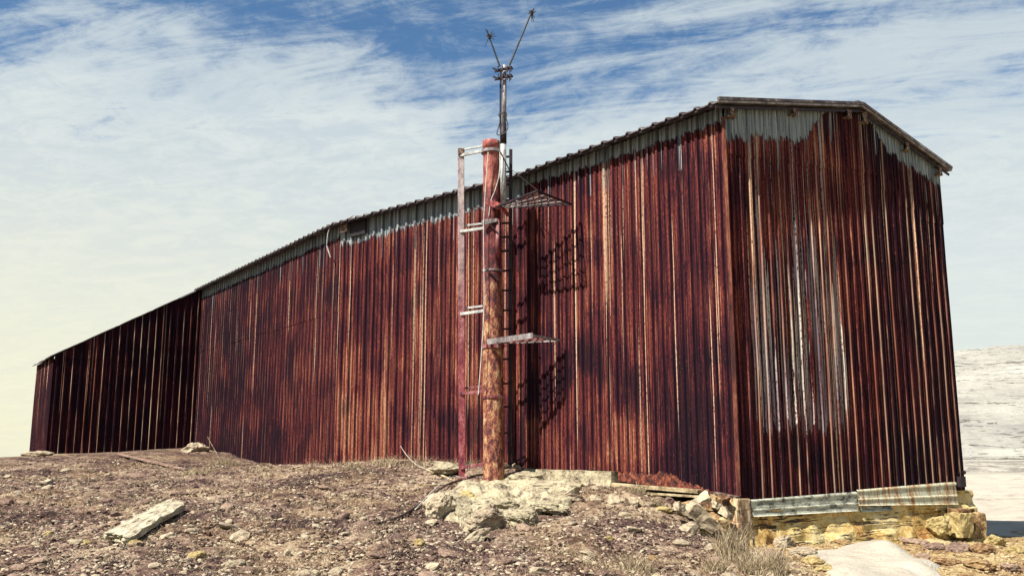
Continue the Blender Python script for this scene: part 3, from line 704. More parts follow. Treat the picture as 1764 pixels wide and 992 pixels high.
def spline(pts, n_=6):
    pts = [Vector(p) for p in pts]; out = []
    for i in range(len(pts) - 1):
        a, b, c2, d2_ = pts[max(i - 1, 0)], pts[i], pts[i + 1], pts[min(i + 2, len(pts) - 1)]
        for k in range(n_):
            t = k / n_; out.append(.5 * ((2 * b) + (c2 - a) * t + (2 * a - 5 * b + 4 * c2 - d2_) * t * t + (3 * b - a - 3 * c2 + d2_) * t ** 3))
    out.append(pts[-1]); return out
mb = MB(); mb.tube(spline([at(x, y, Ym - .09) for x, y in ((864, 195), (859, 198), (862, 206), (858, 222), (856, 231), (862, 233), (871, 228), (875, 218), (872, 204), (873, 197), (868, 193), (863, 197))]), .014, 6); mb.build('cable_coil', BLACK, mast)
mb = MB(); mb.tube(spline([at(x, y, 23.40) for x, y in ((861, 262), (860, 300), (852, 330), (846, 345), (842, 372))]), .012, 6); mb.build('cable', CABLEPALE, mast)
mb = MB(); mb.tube(spline([at(x, y, 23.38) for x, y in ((841, 262), (836, 330), (833, 400), (834, 520), (830, 600), (824, 680))]), .013, 6); mb.build('cable', CABLEPALE, mast)
mb = MB(); mb.tube(spline([at(824, 680, 23.7), at(822, 740, 23.8), at(808, 790, 23.8), at(804, 812, 23.7)]), .012, 6); mb.build('cable', BLACK, mast)
# platforms
def platform(A_, B_, C_, D_, nbar, parent, wbar, matf, matb):
    mb = MB(); q = [A_, B_, C_, D_]
    for i in range(4): mb.bar(q[i], q[(i + 1) % 4], wbar, wbar)
    fr_ = mb.build('platform_frame', matf, parent)
    mb = MB()
    for i in range(1, nbar):
        t = i / nbar; mb.bar(A_.lerp(B_, t) + dz * .01, D_.lerp(C_, t) + dz * .01, .05, .025)
    for i in range(1, 4):
        t = i / 4; mb.bar(A_.lerp(D_, t) - dz * .012, B_.lerp(C_, t) - dz * .012, .03, .02)
    mb.build('grating', matb, fr_)
A_ = at(853, 357, 23.3); B_ = at(925, 329, 21.9); C_ = at(984, 352, 22.9); D_ = at(884, 357, 23.7)
platform(A_, B_, C_, D_, 8, mast, .045, DARKSTEEL, GREYSTEEL)
mb = MB(); mb.bar(at(846, 350, 23.4), at(862, 356, 23.3), .14, .16); mb.bar(at(866, 358, 23.6), at(876, 372, 23.7), .06, .08); mb.build('platform_bracket', RUSTPIPE, mast)
A2 = at(840, 589, 23.35); B2 = at(918, 578, 22.9); C2_ = at(963, 586, 23.5); D2_ = at(884, 590, 24.0)
platform(A2, B2, C2_, D2_, 6, mast, .06, GREYSTEEL, RUSTRED)
mb = MB(); mb.bar(A2 + Vector((0, -.03, 0)), B2 + Vector((0, -.03, .0)), .03, .14); mb.build('platform_lip', GREYSTEEL, mast)
mb = MB(); mb.bar(at(892, 395, 24.4) , at(892, 396, 24.0), .04, .04); mb.build('platform_stay', DARKSTEEL, mast)
# guy wires between ladder and platform
for a, b, Ya, Yb in (((878, 290), (926, 328), 24.0, 21.95), ((866, 286), (905, 315), 23.6, 24.6)):
    mb = MB(); mb.tube([at(*a, Ya), at(*b, Yb)], .008, 5); mb.build('guy_wire', DARKSTEEL, mast)
# ------------------------------------------------------------------ rocks
def rockmesh(name, seed, sub=3, flat=.6, rough=.28, cuts=5):
    bm = bmesh.new(); bmesh.ops.create_icosphere(bm, subdivisions=sub, radius=1); rr_ = random.Random(seed)
    pl = []
    for _ in range(cuts):
        v = Vector([rr_.gauss(0, 1) for _ in range(3)]).normalized(); pl.append((v, rr_.uniform(.55, .85)))
    for v in bm.verts:
        p = v.co.copy()
        for nn, dd in pl:
            e = p.dot(nn) - dd
            if e > 0: p -= nn * e * .92
        q = p * 1.7 + Vector((seed * 3.1, 0, 0))
        p *= 1 + rough * noise.noise(q) + rough * .5 * noise.noise(q * 2.7) + rough * .3 * noise.noise(q * 6)
        v.co = Vector((p.x, p.y, p.z * flat))
    me = bpy.data.meshes.new(name); bm.to_mesh(me); bm.free(); return me
RM = {}
def rock(px, py, wpx, hpx, mat, label, rz=0, seed=1, flat=None, tilt=0, name='rock', sink=.25, Y=None, cat='stone', sub=4, rx=0, group=None, depthf=.8, cuts=7, lift=0):
    p = gpix(px, py) if Y is None else at(px, py, Y)
    if Y is not None: pass
    s = p.y / F; w_, h_ = wpx * s / 2, hpx * s / 2
    key = (seed, mat.name, sub)
    me = rockmesh(name, seed, sub, 1.0, .26, cuts); me.materials.append(mat)
    o = bpy.data.objects.new(name, me); COL.objects.link(o)
    o.scale = (w_, w_ * depthf, h_); o.rotation_euler = (rx, tilt, rz)
    o.location = (p.x, p.y, p.z + h_ * (1 - sink * 2) * (0 if Y is not None else 1) + lift)
    return tag(o, label, cat, group)
# rock mass the column stands on
for px, py, w_, h_, sd, tl, mt, lb_ in (
 (756, 888, 66, 52, 5, -.45, ROCKPALE, 'pale leaning boulder below the post foot, left of the big rock mass'),
 (838, 912, 84, 46, 6, -.2, ROCKPALE, 'largest cream boulder at the front lip of the rock mass'),
 (902, 904, 66, 34, 7, .1, CONC, 'cracked block at the front right lip of the rock mass'),
 (797, 900, 34, 34, 14, -.3, CONC, 'upright block between the leaning boulder and the largest lip boulder'),
 (818, 932, 52, 20, 9, -.35, ROCKPALE, 'pale tongue of rock at the lowest point of the rock mass'),
 (950, 884, 74, 24, 17, .15, CONC, 'flat ledge of rock at the right edge of the rock mass'),
 (985, 862, 40, 16, 18, .1, ROCKPALE, 'low rock at the upper right end of the rock mass'),
 (870, 880, 60, 26, 19, .0, CONC, 'rounded swelling of rock in the middle of the rock mass'),
 (808, 868, 46, 24, 12, .1, ROCKYELLOW, 'yellowish rock just below the hose crossing the rock mass')):
    rock(px, py, w_, h_, mt, lb_, random.uniform(-.4, .4), sd, tilt=tl, name='boulder', sub=5, sink=.16, cuts=9)
rock(905, 826, 66, 26, CONC, 'rounded white concrete lump just right of the column foot', 0, 10, Y=23.9, name='concrete_lump', sub=4, cuts=2)
rock(950, 836, 130, 18, CONC, 'flat smear of spilled concrete in front of the long ledge', 0, 13, Y=23.0, name='concrete_lump', cuts=2)
rock(766, 806, 60, 18, CONC, 'low white rock just left of the post foot', 0, 11, Y=24.6, name='rock', cuts=3)
rock(888, 802, 16, 9, ROCKPALE, 'tiny pale stone at the left end of the long concrete ledge', 0, 12, Y=24.6)
rock(337, 775, 46, 26, ROCKPALE, 'pointed pale stone leaning at the right end of the dark wall', 0, 15, Y=39.5, tilt=-.25, cuts=9)
rock(66, 783, 50, 14, ROCKPALE, 'low white stones heap at the far left corner of the shed', 0, 16, Y=37.5, cuts=5)
notable = [
 (116, 812, 20, 9, ROCKPALE, 'pale pointed stone on the upper left slope below the shed'),
 (187, 820, 12, 10, ROCKPALE, 'small upright stone on the upper left slope right of the pointed one'),
 (44, 868, 12, 10, ROCKPALE, 'pale stone near the left edge halfway down the slope'),
 (12, 868, 26, 14, ROCKBROWN, 'pinkish stone cut by the left edge of the picture'),
 (12, 822, 14, 6, ROCKPALE, 'little white stone high on the slope at the left edge'),
 (110, 828, 12, 6, ROCKPALE, 'little white stone just below the pointed pale stone'),
 (428, 855, 18, 9, ROCKPALE, 'rounded pale stone on the slope right of the board end'),
 (394, 900, 16, 10, ROCKPALE, 'pale stone on the slope right of the concrete slab'),
 (82, 922, 18, 10, ROCKYELLOW, 'dull yellow stone low on the left slope'),
 (60, 940, 15, 11, ROCKPALE, 'greyish stone below the dull yellow one at lower left'),
 (338, 962, 34, 20, ROCKYELLOW, 'long yellow rock standing tilted in the lower left foreground'),
 (232, 938, 34, 12, ROCKYELLOW, 'flat yellow rock just below the lower end of the concrete slab'),
 (150, 938, 22, 12, ROCKYELLOW, 'yellow stone half buried left of the slab at the bottom'),
 (494, 960, 16, 20, ROCKPALE, 'upright cream stone alone in the bottom foreground left of centre'),
 (526, 930, 20, 14, ROCKPALE, 'cream stone above and right of the upright one'),
 (644, 960, 36, 10, ROCKBROWN, 'flat pinkish stone in the bottom foreground near the centre'),
 (722, 940, 24, 16, ROCKYELLOW, 'yellowish stone below the leaning boulder'),
 (731, 950, 18, 9, ROCKPALE, 'small pale stone touching the yellowish one below the leaning boulder'),
 (615, 909, 14, 7, ROCKPALE, 'small white pebble right of centre on the middle slope'),
 (682, 951, 13, 6, ROCKPALE, 'small white pebble near the flat pinkish stone'),
 (874, 970, 26, 18, ROCKBROWN, 'round pinkish stone at the bottom centre below the rock mass'),
 (550, 880, 14, 8, ROCKPALE, 'pale stone on the slope below the brightest part of the wall'),
 (460, 895, 12, 7, ROCKPALE, 'small stone between the slab and the brightest wall panels'),
 (575, 855, 14, 8, ROCKPALE, 'pale stone close under the wall bottom left of the grassy bank'),
 (1057, 866, 26, 22, ROCKPALE, 'tall cream boulder below the joint of ledge and timber sill'),
 (1093, 868, 22, 16, ROCKPALE, 'cream stone right of the tall cream boulder'),
 (1026, 862, 30, 14, ROCKPALE, 'low pale boulder left of the tall cream boulder'),
 (1077, 889, 24, 10, ROCKPALE, 'flat pale stone below the two cream stones'),
 (1050, 930, 14, 10, ROCKYELLOW, 'yellow pebble alone on the brown slope right of centre'),
 (1143, 882, 30, 14, ROCKYELLOW, 'yellow lichen covered stone beneath the timber sill'),
 (1120, 872, 20, 10, ROCKPALE, 'grey pale stone beneath the middle of the timber sill'),
 (1186, 918, 46, 26, ROCKPALE, 'pale ribbed boulder in front of the rubble pile'),
 (1213, 917, 26, 20, ROCKYELLOW, 'yellow boulder touching the pale ribbed one'),
 (1176, 940, 34, 14, ROCKPALE, 'flat cream stone in front of the pale ribbed boulder'),
 (1222, 948, 24, 18, ROCKPALE, 'cream stone beside the dry grass tuft at its left'),
 (1233, 970, 22, 16, ROCKBROWN, 'brown stone half hidden in the dry grass tuft'),
 (1100, 915, 16, 8, ROCKPALE, 'pale pebble on the slope below the timber sill'),
 (985, 905, 20, 9, ROCKPALE, 'flat pale pebble right of the rock mass on the slope'),
 (960, 940, 18, 9, ROCKBROWN, 'brownish pebble below the right end of the rock mass'),
 (1010, 965, 16, 10, ROCKPALE, 'pale stone in the bottom foreground right of the round pinkish one'),
 (1125, 965, 18, 12, ROCKORANGE, 'reddish stone in the bottom foreground left of the grass tufts')]
for i, (px, py, w_, h_, mt, lb_) in enumerate(notable):
    rock(px, py, w_, h_, mt, lb_, random.uniform(-1, 1), 20 + i, tilt=random.uniform(-.35, .25), sub=3, sink=.3)
# rubble under the corner: angular blocks
def block(px, py, Y, L, wd_, hh, rot, mat, label, name='rubble_block', cat='rubble', jit=.03, bev=.015, rough=.0, mat2=None):
    mb = MB(); mb.box((0, 0, 0), L / 2, wd_ / 2, hh / 2, 0, jit)
    me = bpy.data.meshes.new(name); me.from_pydata(mb.v, [], mb.f); bm = bmesh.new(); bm.from_mesh(me)
    bmesh.ops.subdivide_edges(bm, edges=bm.edges, cuts=(14 if name == 'concrete_slab' else 6), use_grid_fill=True)
    for v in bm.verts: v.co += v.normal * 0 + Vector((noise.noise(v.co * 5 + Vector((px, 0, 0))), noise.noise(v.co * 5 + Vector((0, px, 0))), noise.noise(v.co * 5 + Vector((0, 0, px))))) * (.05 + rough) + Vector((noise.noise(v.co * 17), noise.noise(v.co * 17 + Vector((3, 0, 0))), noise.noise(v.co * 17 + Vector((0, 7, 0))))) * .018
    bmesh.ops.recalc_face_normals(bm, faces=bm.faces); bm.to_mesh(me); bm.free(); me.materials.append(mat)
    o = bpy.data.objects.new(name, me); COL.objects.link(o); p = at(px, py, Y); o.location = p; o.rotation_euler = rot
    return tag(o, label, cat)
bl_ = [(1208, 888, 18.9, .62, .40, .22, (.35, .75, .2), ROCKPALE, 'largest pale slab tilted steeply in the rubble pile by the corner'),
 (1209, 862, 19.4, .36, .30, .16, (.2, -.5, .3), ROCKPALE, 'pale triangular block at the top left of the rubble pile'),
 (1176, 877, 19.3, .30, .26, .18, (.1, .4, .2), ROCKPALE, 'cream block at the left end of the rubble pile'),
 (1190, 868, 19.7, .30, .22, .14, (.0, -.2, .1), ROCKORANGE, 'orange brown block behind the cream one in the rubble pile'),
 (1236, 873, 19.3, .28, .24, .18, (.2, .5, .5), ROCKPALE, 'cream block right of the steep slab in the rubble pile'),
 (1226, 858, 19.6, .34, .24, .12, (.1, .3, .2), ROCKORANGE, 'orange block under the end of the timber sill'),
 (1246, 862, 19.4, .22, .22, .16, (.3, -.3, .2), ROCKORANGE, 'small orange block touching the brick pier'),
 (1228, 893, 18.9, .26, .26, .16, (.3, -.2, .9), ROCKORANGE, 'rusty orange block low in the rubble pile'),
 (1243, 900, 18.9, .32, .26, .18, (.2, .2, .3), ROCKORANGE, 'orange block at the foot of the brick pier'),
 (1218, 875, 19.2, .22, .20, .12, (.7, .2, .3), ROCKORANGE, 'small brown block in the middle of the rubble pile'),
 (1160, 866, 19.9, .28, .22, .10, (.1, .6, .1), ROCKBROWN, 'thin brown block leaning under the timber sill'),
 (1250, 884, 19.1, .20, .22, .14, (.4, .2, .7), ROCKPALE, 'small cream block against the left face of the brick pier')]
for b in bl_: block(*b)
# big blocks at the right end of the foundation
rock(1617, 905, 40, 34, ROCKYELLOW, 'round yellow boulder at the right end of the foundation', .2, 81, Y=22.9, name='boulder', cuts=5)
block(1652, 903, 23.2, .46, .5, .55, (.05, .04, .5), ROCKYELLOW, 'squarish yellow block right of the round yellow boulder', 'foundation_block', 'stone')
block(1674, 903, 23.6, .40, .5, .60, (.05, .1, .4), ROCKORANGE, 'orange block ending the foundation at the snow', 'foundation_block', 'stone')
block(1655, 882, 23.6, .60, .4, .16, (.0, .05, .5), ROCKORANGE, 'thin reddish slab lying on the blocks at the foundation end', 'foundation_block', 'stone')
rr2 = [(1345, 940, 50, 26, ROCKPALE, 'cream boulder left of the near snow patch under the foundation'), (1385, 958, 44, 24, ROCKPALE, 'cream grey boulder touching the near snow patch'),
 (1400, 972, 40, 20, ROCKYELLOW, 'yellow boulder at the lower left edge of the near snow patch'), (1330, 962, 36, 22, ROCKBROWN, 'brown stone between the grass tufts and the cream boulders'),
 (1420, 985, 44, 18, ROCKYELLOW, 'yellow rock at the bottom edge below the near snow patch'),
 (1575, 938, 54, 16, ROCKBROWN, 'dark flat rock just above the right edge of the snow patch'), (1610, 946, 40, 16, ROCKBROWN, 'dark grey-brown stone right of the flat dark rock'),
 (1650, 950, 46, 20, ROCKBROWN, 'broken brown rock below the foundation blocks'), (1690, 952, 46, 22, ROCKORANGE, 'orange brown rock near the large snow field'),
 (1715, 940, 40, 26, ROCKYELLOW, 'yellow boulder at the edge of the large snow field'), (1748, 955, 36, 20, ROCKYELLOW, 'yellow rock at the far right edge'),
 (1630, 972, 50, 18, ROCKORANGE, 'orange rock in the lower right foreground'), (1690, 978, 56, 20, ROCKORANGE, 'wide orange brown rock in the lower right corner area'),
 (1740, 982, 50, 18, ROCKBROWN, 'brown rock in the lower right corner'), (1590, 962, 30, 12, ROCKBROWN, 'small brown rock beside the lower snow edge'),
 (1500, 940, 40, 12, ROCKYELLOW, 'flat yellow stone at the foot of the foundation above the snow'), (1450, 936, 36, 10, ROCKORANGE, 'flat orange stone at the foot of the foundation')]
for i, (px, py, w_, h_, mt, lb_) in enumerate(rr2): rock(px, py, w_, h_, mt, lb_, random.uniform(-1, 1), 90 + i, tilt=random.uniform(-.3, .3), sub=4, sink=.28)
# concrete slab (plank shaped) on the slope
a = gpix(192, 926); b = gpix(308, 874)
mb = MB()
SLABM = mat_simple('pale_concrete', [(.36, (.12, .10, .085)), (.44, (.36, .31, .22)), (.54, (.46, .42, .30)), (.66, (.54, .50, .38))], 3.2, 9, .9, 0, .7, .03)
sl = block(250, 893, 14, 1, 1, 1, (0, 0, 0), SLABM, 'long cracked pale concrete slab lying diagonally on the left slope', 'concrete_slab', 'slab', jit=.0)
sm = sl.data
Ys = 13.6
pa_, pb2 = at(202, 924, 15.5), at(300, 869, 17.7); ld = (pb2 - pa_); Ls = ld.length + .12; ld.normalize()
cr = ld.cross(Vector((.2, -.50, 1))).normalized(); upv = cr.cross(ld).normalized()
M_ = Matrix((ld, cr * 1.0, upv)).transposed()
for v in sm.vertices:
    cc = v.co; n1_ = noise.noise(Vector((cc.x * 9, cc.y * 3, 1))) * .05
    v.co = ld * (cc.x * Ls + n1_ + .06 * noise.noise(Vector((0, cc.y * 5, 3)))) + cr * (cc.y * .40 * (1 - .12 * cc.x) + noise.noise(Vector((cc.x * 12, 3, cc.z))) * .03) + upv * (cc.z * .11 + noise.noise(Vector((cc.x * 14, cc.y * 6, 5))) * .03 + noise.noise(Vector((cc.x * 40, cc.y * 22, 5))) * .012) + cr * (.05 * (1 if cc.y > .3 else -1 if cc.y < -.3 else 0) * noise.noise(Vector((cc.x * 16, cc.y, 8)))) + ld * (.10 * (1 if abs(cc.x) > .45 else 0) * noise.noise(Vector((cc.x, cc.y * 7, 2))))
sl.location = (pa_ + pb2) / 2 + Vector((0, 0, .02))
sl.location.z = gz(sl.location.x, sl.location.y) + .13
# thin board up the slope
bd = MB(); a = gpix(205, 785) + dz * .07; b = gpix(322, 812) + dz * .05
bd.bar(a, b, .16, .05); tag(bd.build('board', mat_simple('pink_board', [(.40, (.05, .03, .025)), (.5, (.20, .125, .095)), (.62, (.36, .27, .20))], 4, 5, .85), bevel=.006), 'thin reddish board lying on the slope below the dark shed', 'board')
# ------------------------------------------------------------------ cables and sticks on the ground
def gcable(name, pts, r, mat, label, cat, lift=.02):
    mb = MB(); P = [gpix(x, y) + dz * l for x, y, l in pts]; mb.tube(spline(P, 6), r, 7); return tag(mb.build(name, mat, smooth=True), label, cat)
mb = MB(); mb.tube(spline([at(796, 826, 23.6), gpix(770, 845) + dz * .14, gpix(730, 868) + dz * .07, gpix(700, 888) + dz * .05, gpix(672, 898) + dz * .03, gpix(630, 908) + dz * .02, gpix(590, 920) + dz * .01]), .024, 7)
tag(mb.build('hose', mat_simple('dark_hose', [(.4, (.02, .015, .02)), (.6, (.10, .07, .06))], 5), smooth=True), 'dark hose running from the post foot down the slope to the left', 'hose')
mb = MB(); mb.tube(spline([at(800, 822, 23.5), gpix(775, 838) + dz * .2, gpix(748, 852) + dz * .12, gpix(715, 882) + dz * .05]), .010, 7)
tag(mb.build('wire', CABLEPALE, smooth=True), 'pale wire beside the hose below the post foot', 'wire')
mb = MB(); mb.tube(spline([at(690, 768, 26.6), at(700, 783, 26.2), at(716, 799, 25.8), gpix(738, 813) + dz * .06, gpix(775, 820) + dz * .05, gpix(793, 824) + dz * .03]), .007, 6); tag(mb.build('wire', CABLEPALE, smooth=True), 'thin pale wire curving from the grassy bank to the post foot', 'wire')
0 and gcable('wire', [(690, 770, .2)], .010, CABLEPALE, 'thin pale wire curving from the grassy bank to the post foot', 'wire')
gcable('stick', [(735, 812, .05), (760, 822, .05), (786, 834, .05)], .03, TIMBER, 'bleached stick lying left of the post foot, nearer the wall', 'stick')
gcable('stick', [(715, 838, .04), (745, 840, .06), (780, 838, .06)], .018, TIMBER, 'thin level stick under the crossing hose and wire', 'stick')
gcable('stick', [(985, 833, .03), (1010, 834, .05), (1022, 834, .03)], .035, BR, 'dark red scrap stick on the ground before the long ledge', 'stick')
gcable('twig', [(858 + 0, 975, .02), (850, 955, .03), (1100, 930, .0)][:2], .006, TIMBER, 'little twig at the bottom centre', 'twig')
gcable('stalk', [(356, 776, .6), (368, 786, .3), (382, 798, .04)], .008, TIMBER, 'thin leaning stalk by the pointed stone at the wall', 'stalk')
# ------------------------------------------------------------------ loose gravel: stuff
def ico():
    t = (1 + 5 ** .5) / 2
    v = np.array([(-1, t, 0), (1, t, 0), (-1, -t, 0), (1, -t, 0), (0, -1, t), (0, 1, t), (0, -1, -t), (0, 1, -t), (t, 0, -1), (t, 0, 1), (-t, 0, -1), (-t, 0, 1)], float)
    v /= np.linalg.norm(v[0])
    f = [(0, 11, 5), (0, 5, 1), (0, 1, 7), (0, 7, 10), (0, 10, 11), (1, 5, 9), (5, 11, 4), (11, 10, 2), (10, 7, 6), (7, 1, 8), (3, 9, 4), (3, 4, 2), (3, 2, 6), (3, 6, 8), (3, 8, 9), (4, 9, 5), (2, 4, 11), (6, 2, 10), (8, 6, 7), (9, 8, 1)]
    return v, np.array(f)
IV, IF = ico()
def wallside(x, y):
    """True when the point lies in front of all the walls"""
    for a, b in ((P0, P1), (P1, P2), (P2, P3)):
        pass
    p = np.stack([x, y], 1); ok = np.ones(len(x), bool)
    def sidev(a, b): return (b.x - a.x) * (y - a.y) - (b.y - a.y) * (x - a.x)
    inside = (sidev(P0, P1) < -.0) & (sidev(P0, PR) > 0) & (sidev(P1, P2) < 0) & (sidev(P2, P3) < 0)
    inside2 = (sidev(P3, D1) < 0) & (sidev(D1, E1) < 0)
    return ~(inside | inside2)
def field(n_, yl=(11.5, 34)):
    # sample so that density per picture area is fairly even
    t = rng.random(n_); Y = 1 / (1 / yl[1] + t * (1 / yl[0] - 1 / yl[1])); px = rng.uniform(-150, 1900, n_)
    X = (px - W / 2) / F * Y; return X, Y
def gravel(name, n_, smin, smax, mat, label_kind):
    X, Y = field(n_); k = wallside(X, Y); X, Y = X[k], Y[k]; Zh = hgt(X, Y); n2 = len(X)
    s = smin * (smax / smin) ** (rng.random(n2) ** 2.2)
    th = rng.random(n2) * 6.28; sx = s * rng.uniform(.7, 1.5, n2); sy = s * rng.uniform(.6, 1.1, n2); sz = s * rng.uniform(.35, .8, n2)
    V = IV[None] * (1 + rng.uniform(-.28, .28, (n2, 12, 1)))
    V = V * np.stack([sx, sy, sz], 1)[:, None, :]
    cth, sth = np.cos(th)[:, None], np.sin(th)[:, None]
    xx = V[..., 0] * cth - V[..., 1] * sth; yy = V[..., 0] * sth + V[..., 1] * cth
    zz_ = V[..., 2] + xx * rng.uniform(-.3, .3, (n2, 1))
    P = np.stack([xx + X[:, None], yy + Y[:, None], zz_ + (Zh + s * .12)[:, None]], 2).reshape(-1, 3)
    Fc = (IF[None] + (np.arange(n2) * 12)[:, None, None]).reshape(-1, 3)
    me = bpy.data.meshes.new(name); me.from_pydata(P.tolist(), [], Fc.tolist())
    a_ = me.attributes.new('br', 'FLOAT', 'POINT'); a_.data.foreach_set('value', np.repeat(rng.random(n2) * 100, 12))
    tag(link(name, me, mat), kind='stuff')
    return X, Y
gravel('gravel', 135000, .009, .052, GRAVEL, '')
# countable loose stones, shared meshes
small = []
for k in range(6):
    me = rockmesh('stone', 200 + k, 2, .6, .3, 5); me.materials.append([ROCKPALE, ROCKBROWN, ROCKPALE, ROCKBROWN, ROCKPALE, ROCKBROWN][k]); small.append(me)
X, Y = field(330, (12.5, 26)); kk = wallside(X, Y) & (X < 5.0); X, Y = X[kk], Y[kk]
for i, (x, y) in enumerate(zip(X, Y)):
    o = bpy.data.objects.new('stone', small[i % 6]); COL.objects.link(o)
    s = .05 * (3.6 ** random.random() ** 1.6); o.scale = (s * random.uniform(.8, 1.5), s, s * random.uniform(.6, 1)); o.rotation_euler = (random.uniform(-.3, .3), random.uniform(-.4, .4), random.uniform(0, 6))
    o.location = (x, y, gz(x, y) + s * .15)
    lab = 'small pale loose stone lying among the gravel of the slope' if i % 2 == 0 else 'small brown loose stone lying among the gravel of the slope'
    tag(o, lab, 'stone', 'pale loose stones on the slope' if i % 2 == 0 else 'brown loose stones on the slope')
# ------------------------------------------------------------------ dry grass
def blades(pts, hts, lean, wid=.006, seg=3):
    """pts Nx3, hts N"""
    n_ = len(pts); az = rng.random(n_) * 6.28; le = hts * lean * rng.uniform(.2, 1.2, n_); V = []; 
    dx, dy = np.cos(az), np.sin(az); Fc = []
    wx, wy = -dy, dx
    a2 = rng.random(n_) * 6.28; wx, wy = np.cos(a2), np.sin(a2)
    rows = []
    for k in range(seg + 1):
        t = k / seg; w_ = wid * (1 - t * .85)
        cx = pts[:, 0] + dx * le * t * t; cy = pts[:, 1] + dy * le * t * t; cz_ = pts[:, 2] + hts * (t - .25 * lean * t * t)
        rows.append(np.stack([cx - wx * w_, cy - wy * w_, cz_], 1)); rows.append(np.stack([cx + wx * w_, cy + wy * w_, cz_], 1))
    P = np.stack(rows, 1).reshape(-1, 3); m_ = 2 * (seg + 1)
    base_ = np.arange(n_) * m_
    Fl = []
    for k in range(seg): Fl.append(np.stack([base_ + 2 * k, base_ + 2 * k + 1, base_ + 2 * k + 3, base_ + 2 * k + 2], 1))
    Fa = np.concatenate(Fl)
    return P, Fa, np.repeat(rng.random(n_) * 100, m_)
def mkgrass(name, P, Fa, br, mat=BLADE, org=None):
    if org is not None: P = P - np.array(org)
    me = bpy.data.meshes.new(name); me.from_pydata(P.tolist(), [], Fa.tolist()); a_ = me.attributes.new('br', 'FLOAT', 'POINT'); a_.data.foreach_set('value', br)
    o = link(name, me, mat)
    if org is not None: o.location = org
    return o
# scattered thin dry grass over the slope, denser in patches and along the wall
X, Y = field(130000, (11.5, 32)); kk = wallside(X, Y) & (X < 5.2)
X, Y = X[kk], Y[kk]
dens = np.array([noise.noise((x * .7, y * .7, 11)) + .5 * noise.noise((x * 2.2, y * 2.2, 5)) for x, y in zip(X, Y)])
def dwall(X, Y):
    d = np.full(len(X), 99.)
    for a, b in ((P1, P2), (P2, P3), (P3, D1)):
        ab = np.array([b.x - a.x, b.y - a.y]); t = np.clip(((X - a.x) * ab[0] + (Y - a.y) * ab[1]) / (ab @ ab), 0, 1)
        d = np.minimum(d, np.hypot(X - a.x - t * ab[0], Y - a.y - t * ab[1]))
    return d
dw = dwall(X, Y)
pr = np.clip(dens * 1.6 + .12, .03, 1) + .75 * (dw < 1.0)
kk = rng.random(len(X)) < pr; X, Y, dw = X[kk], Y[kk], dw[kk]
pts = np.stack([X, Y, hgt(X, Y) - .01], 1); hts = rng.uniform(.05, .17, len(X)) * (1 + 1.4 * (dw < .9))
P, Fa, br = blades(pts, hts, 1.4, .0042); tag(mkgrass('grass', P, Fa, br), kind='stuff')
def tuft(px, py, wpx, hpx, n_, label, Y=None, lean=.5, wid=.006):
    c_ = gpix(px, py); s = c_.y / F; r_ = wpx * s / 2; h_ = hpx * s
    a_ = rng.random(n_) * 6.28; q = np.sqrt(rng.random(n_)) * r_
    X, Y_ = c_.x + np.cos(a_) * q, c_.y + np.sin(a_) * q * .8
    pts = np.stack([X, Y_, hgt(X, Y_) - .02], 1); hts = h_ * rng.uniform(.45, 1.1, n_) * (1 - .5 * (q / r_) ** 2)
    P, Fa, br = blades(pts, hts, lean, wid, 4)
    return tag(mkgrass('grass_tuft', P, Fa, br, org=(c_.x, c_.y, c_.z)), label, 'grass tuft')
tuft(1262, 962, 60, 72, 620, 'tall bleached grass tuft below the brick pier', lean=.55)
tuft(1300, 988, 62, 52, 520, 'spreading bleached grass tuft at the bottom edge left of the snow patch', lean=.8)
tuft(1335, 990, 46, 66, 380, 'bleached grass tuft at the bottom edge before the foundation', lean=.5)
tuft(1235, 985, 50, 40, 300, 'low dry grass at the bottom edge left of the tall tuft', lean=.9)
tuft(1097, 850, 34, 26, 240, 'small bushy dry plant at the joint of ledge and timber sill', lean=1.0, wid=.007)
tuft(1132, 872, 30, 24, 200, 'small bushy dry plant in front of the timber sill', lean=1.0, wid=.007)
tuft(1078, 842, 26, 12, 140, 'low dry plant at the right end of the long ledge', lean=1.0)
tuft(1100, 985, 56, 46, 260, 'thin grey dry plant in the bottom foreground left of the tufts', lean=.9)
tuft(668, 800, 60, 20, 300, 'dark dry grass clump against the wall on the bank', lean=.8)
tuft(715, 803, 46, 18, 220, 'dry grass clump against the wall nearer the column', lean=.8)
tuft(610, 806, 40, 16, 220, 'dry grass clump at the foot of the brightest wall panels', lean=.8)
tuft(385, 800, 60, 22, 380, 'dry grass clump below the seam of the dark and red walls', lean=.9)
tuft(340, 818, 60, 24, 420, 'dry grass clump at the right end of the thin board', lean=1.0)
tuft(450, 812, 56, 16, 260, 'dry grass clump under the fine ribbed wall', lean=.9)
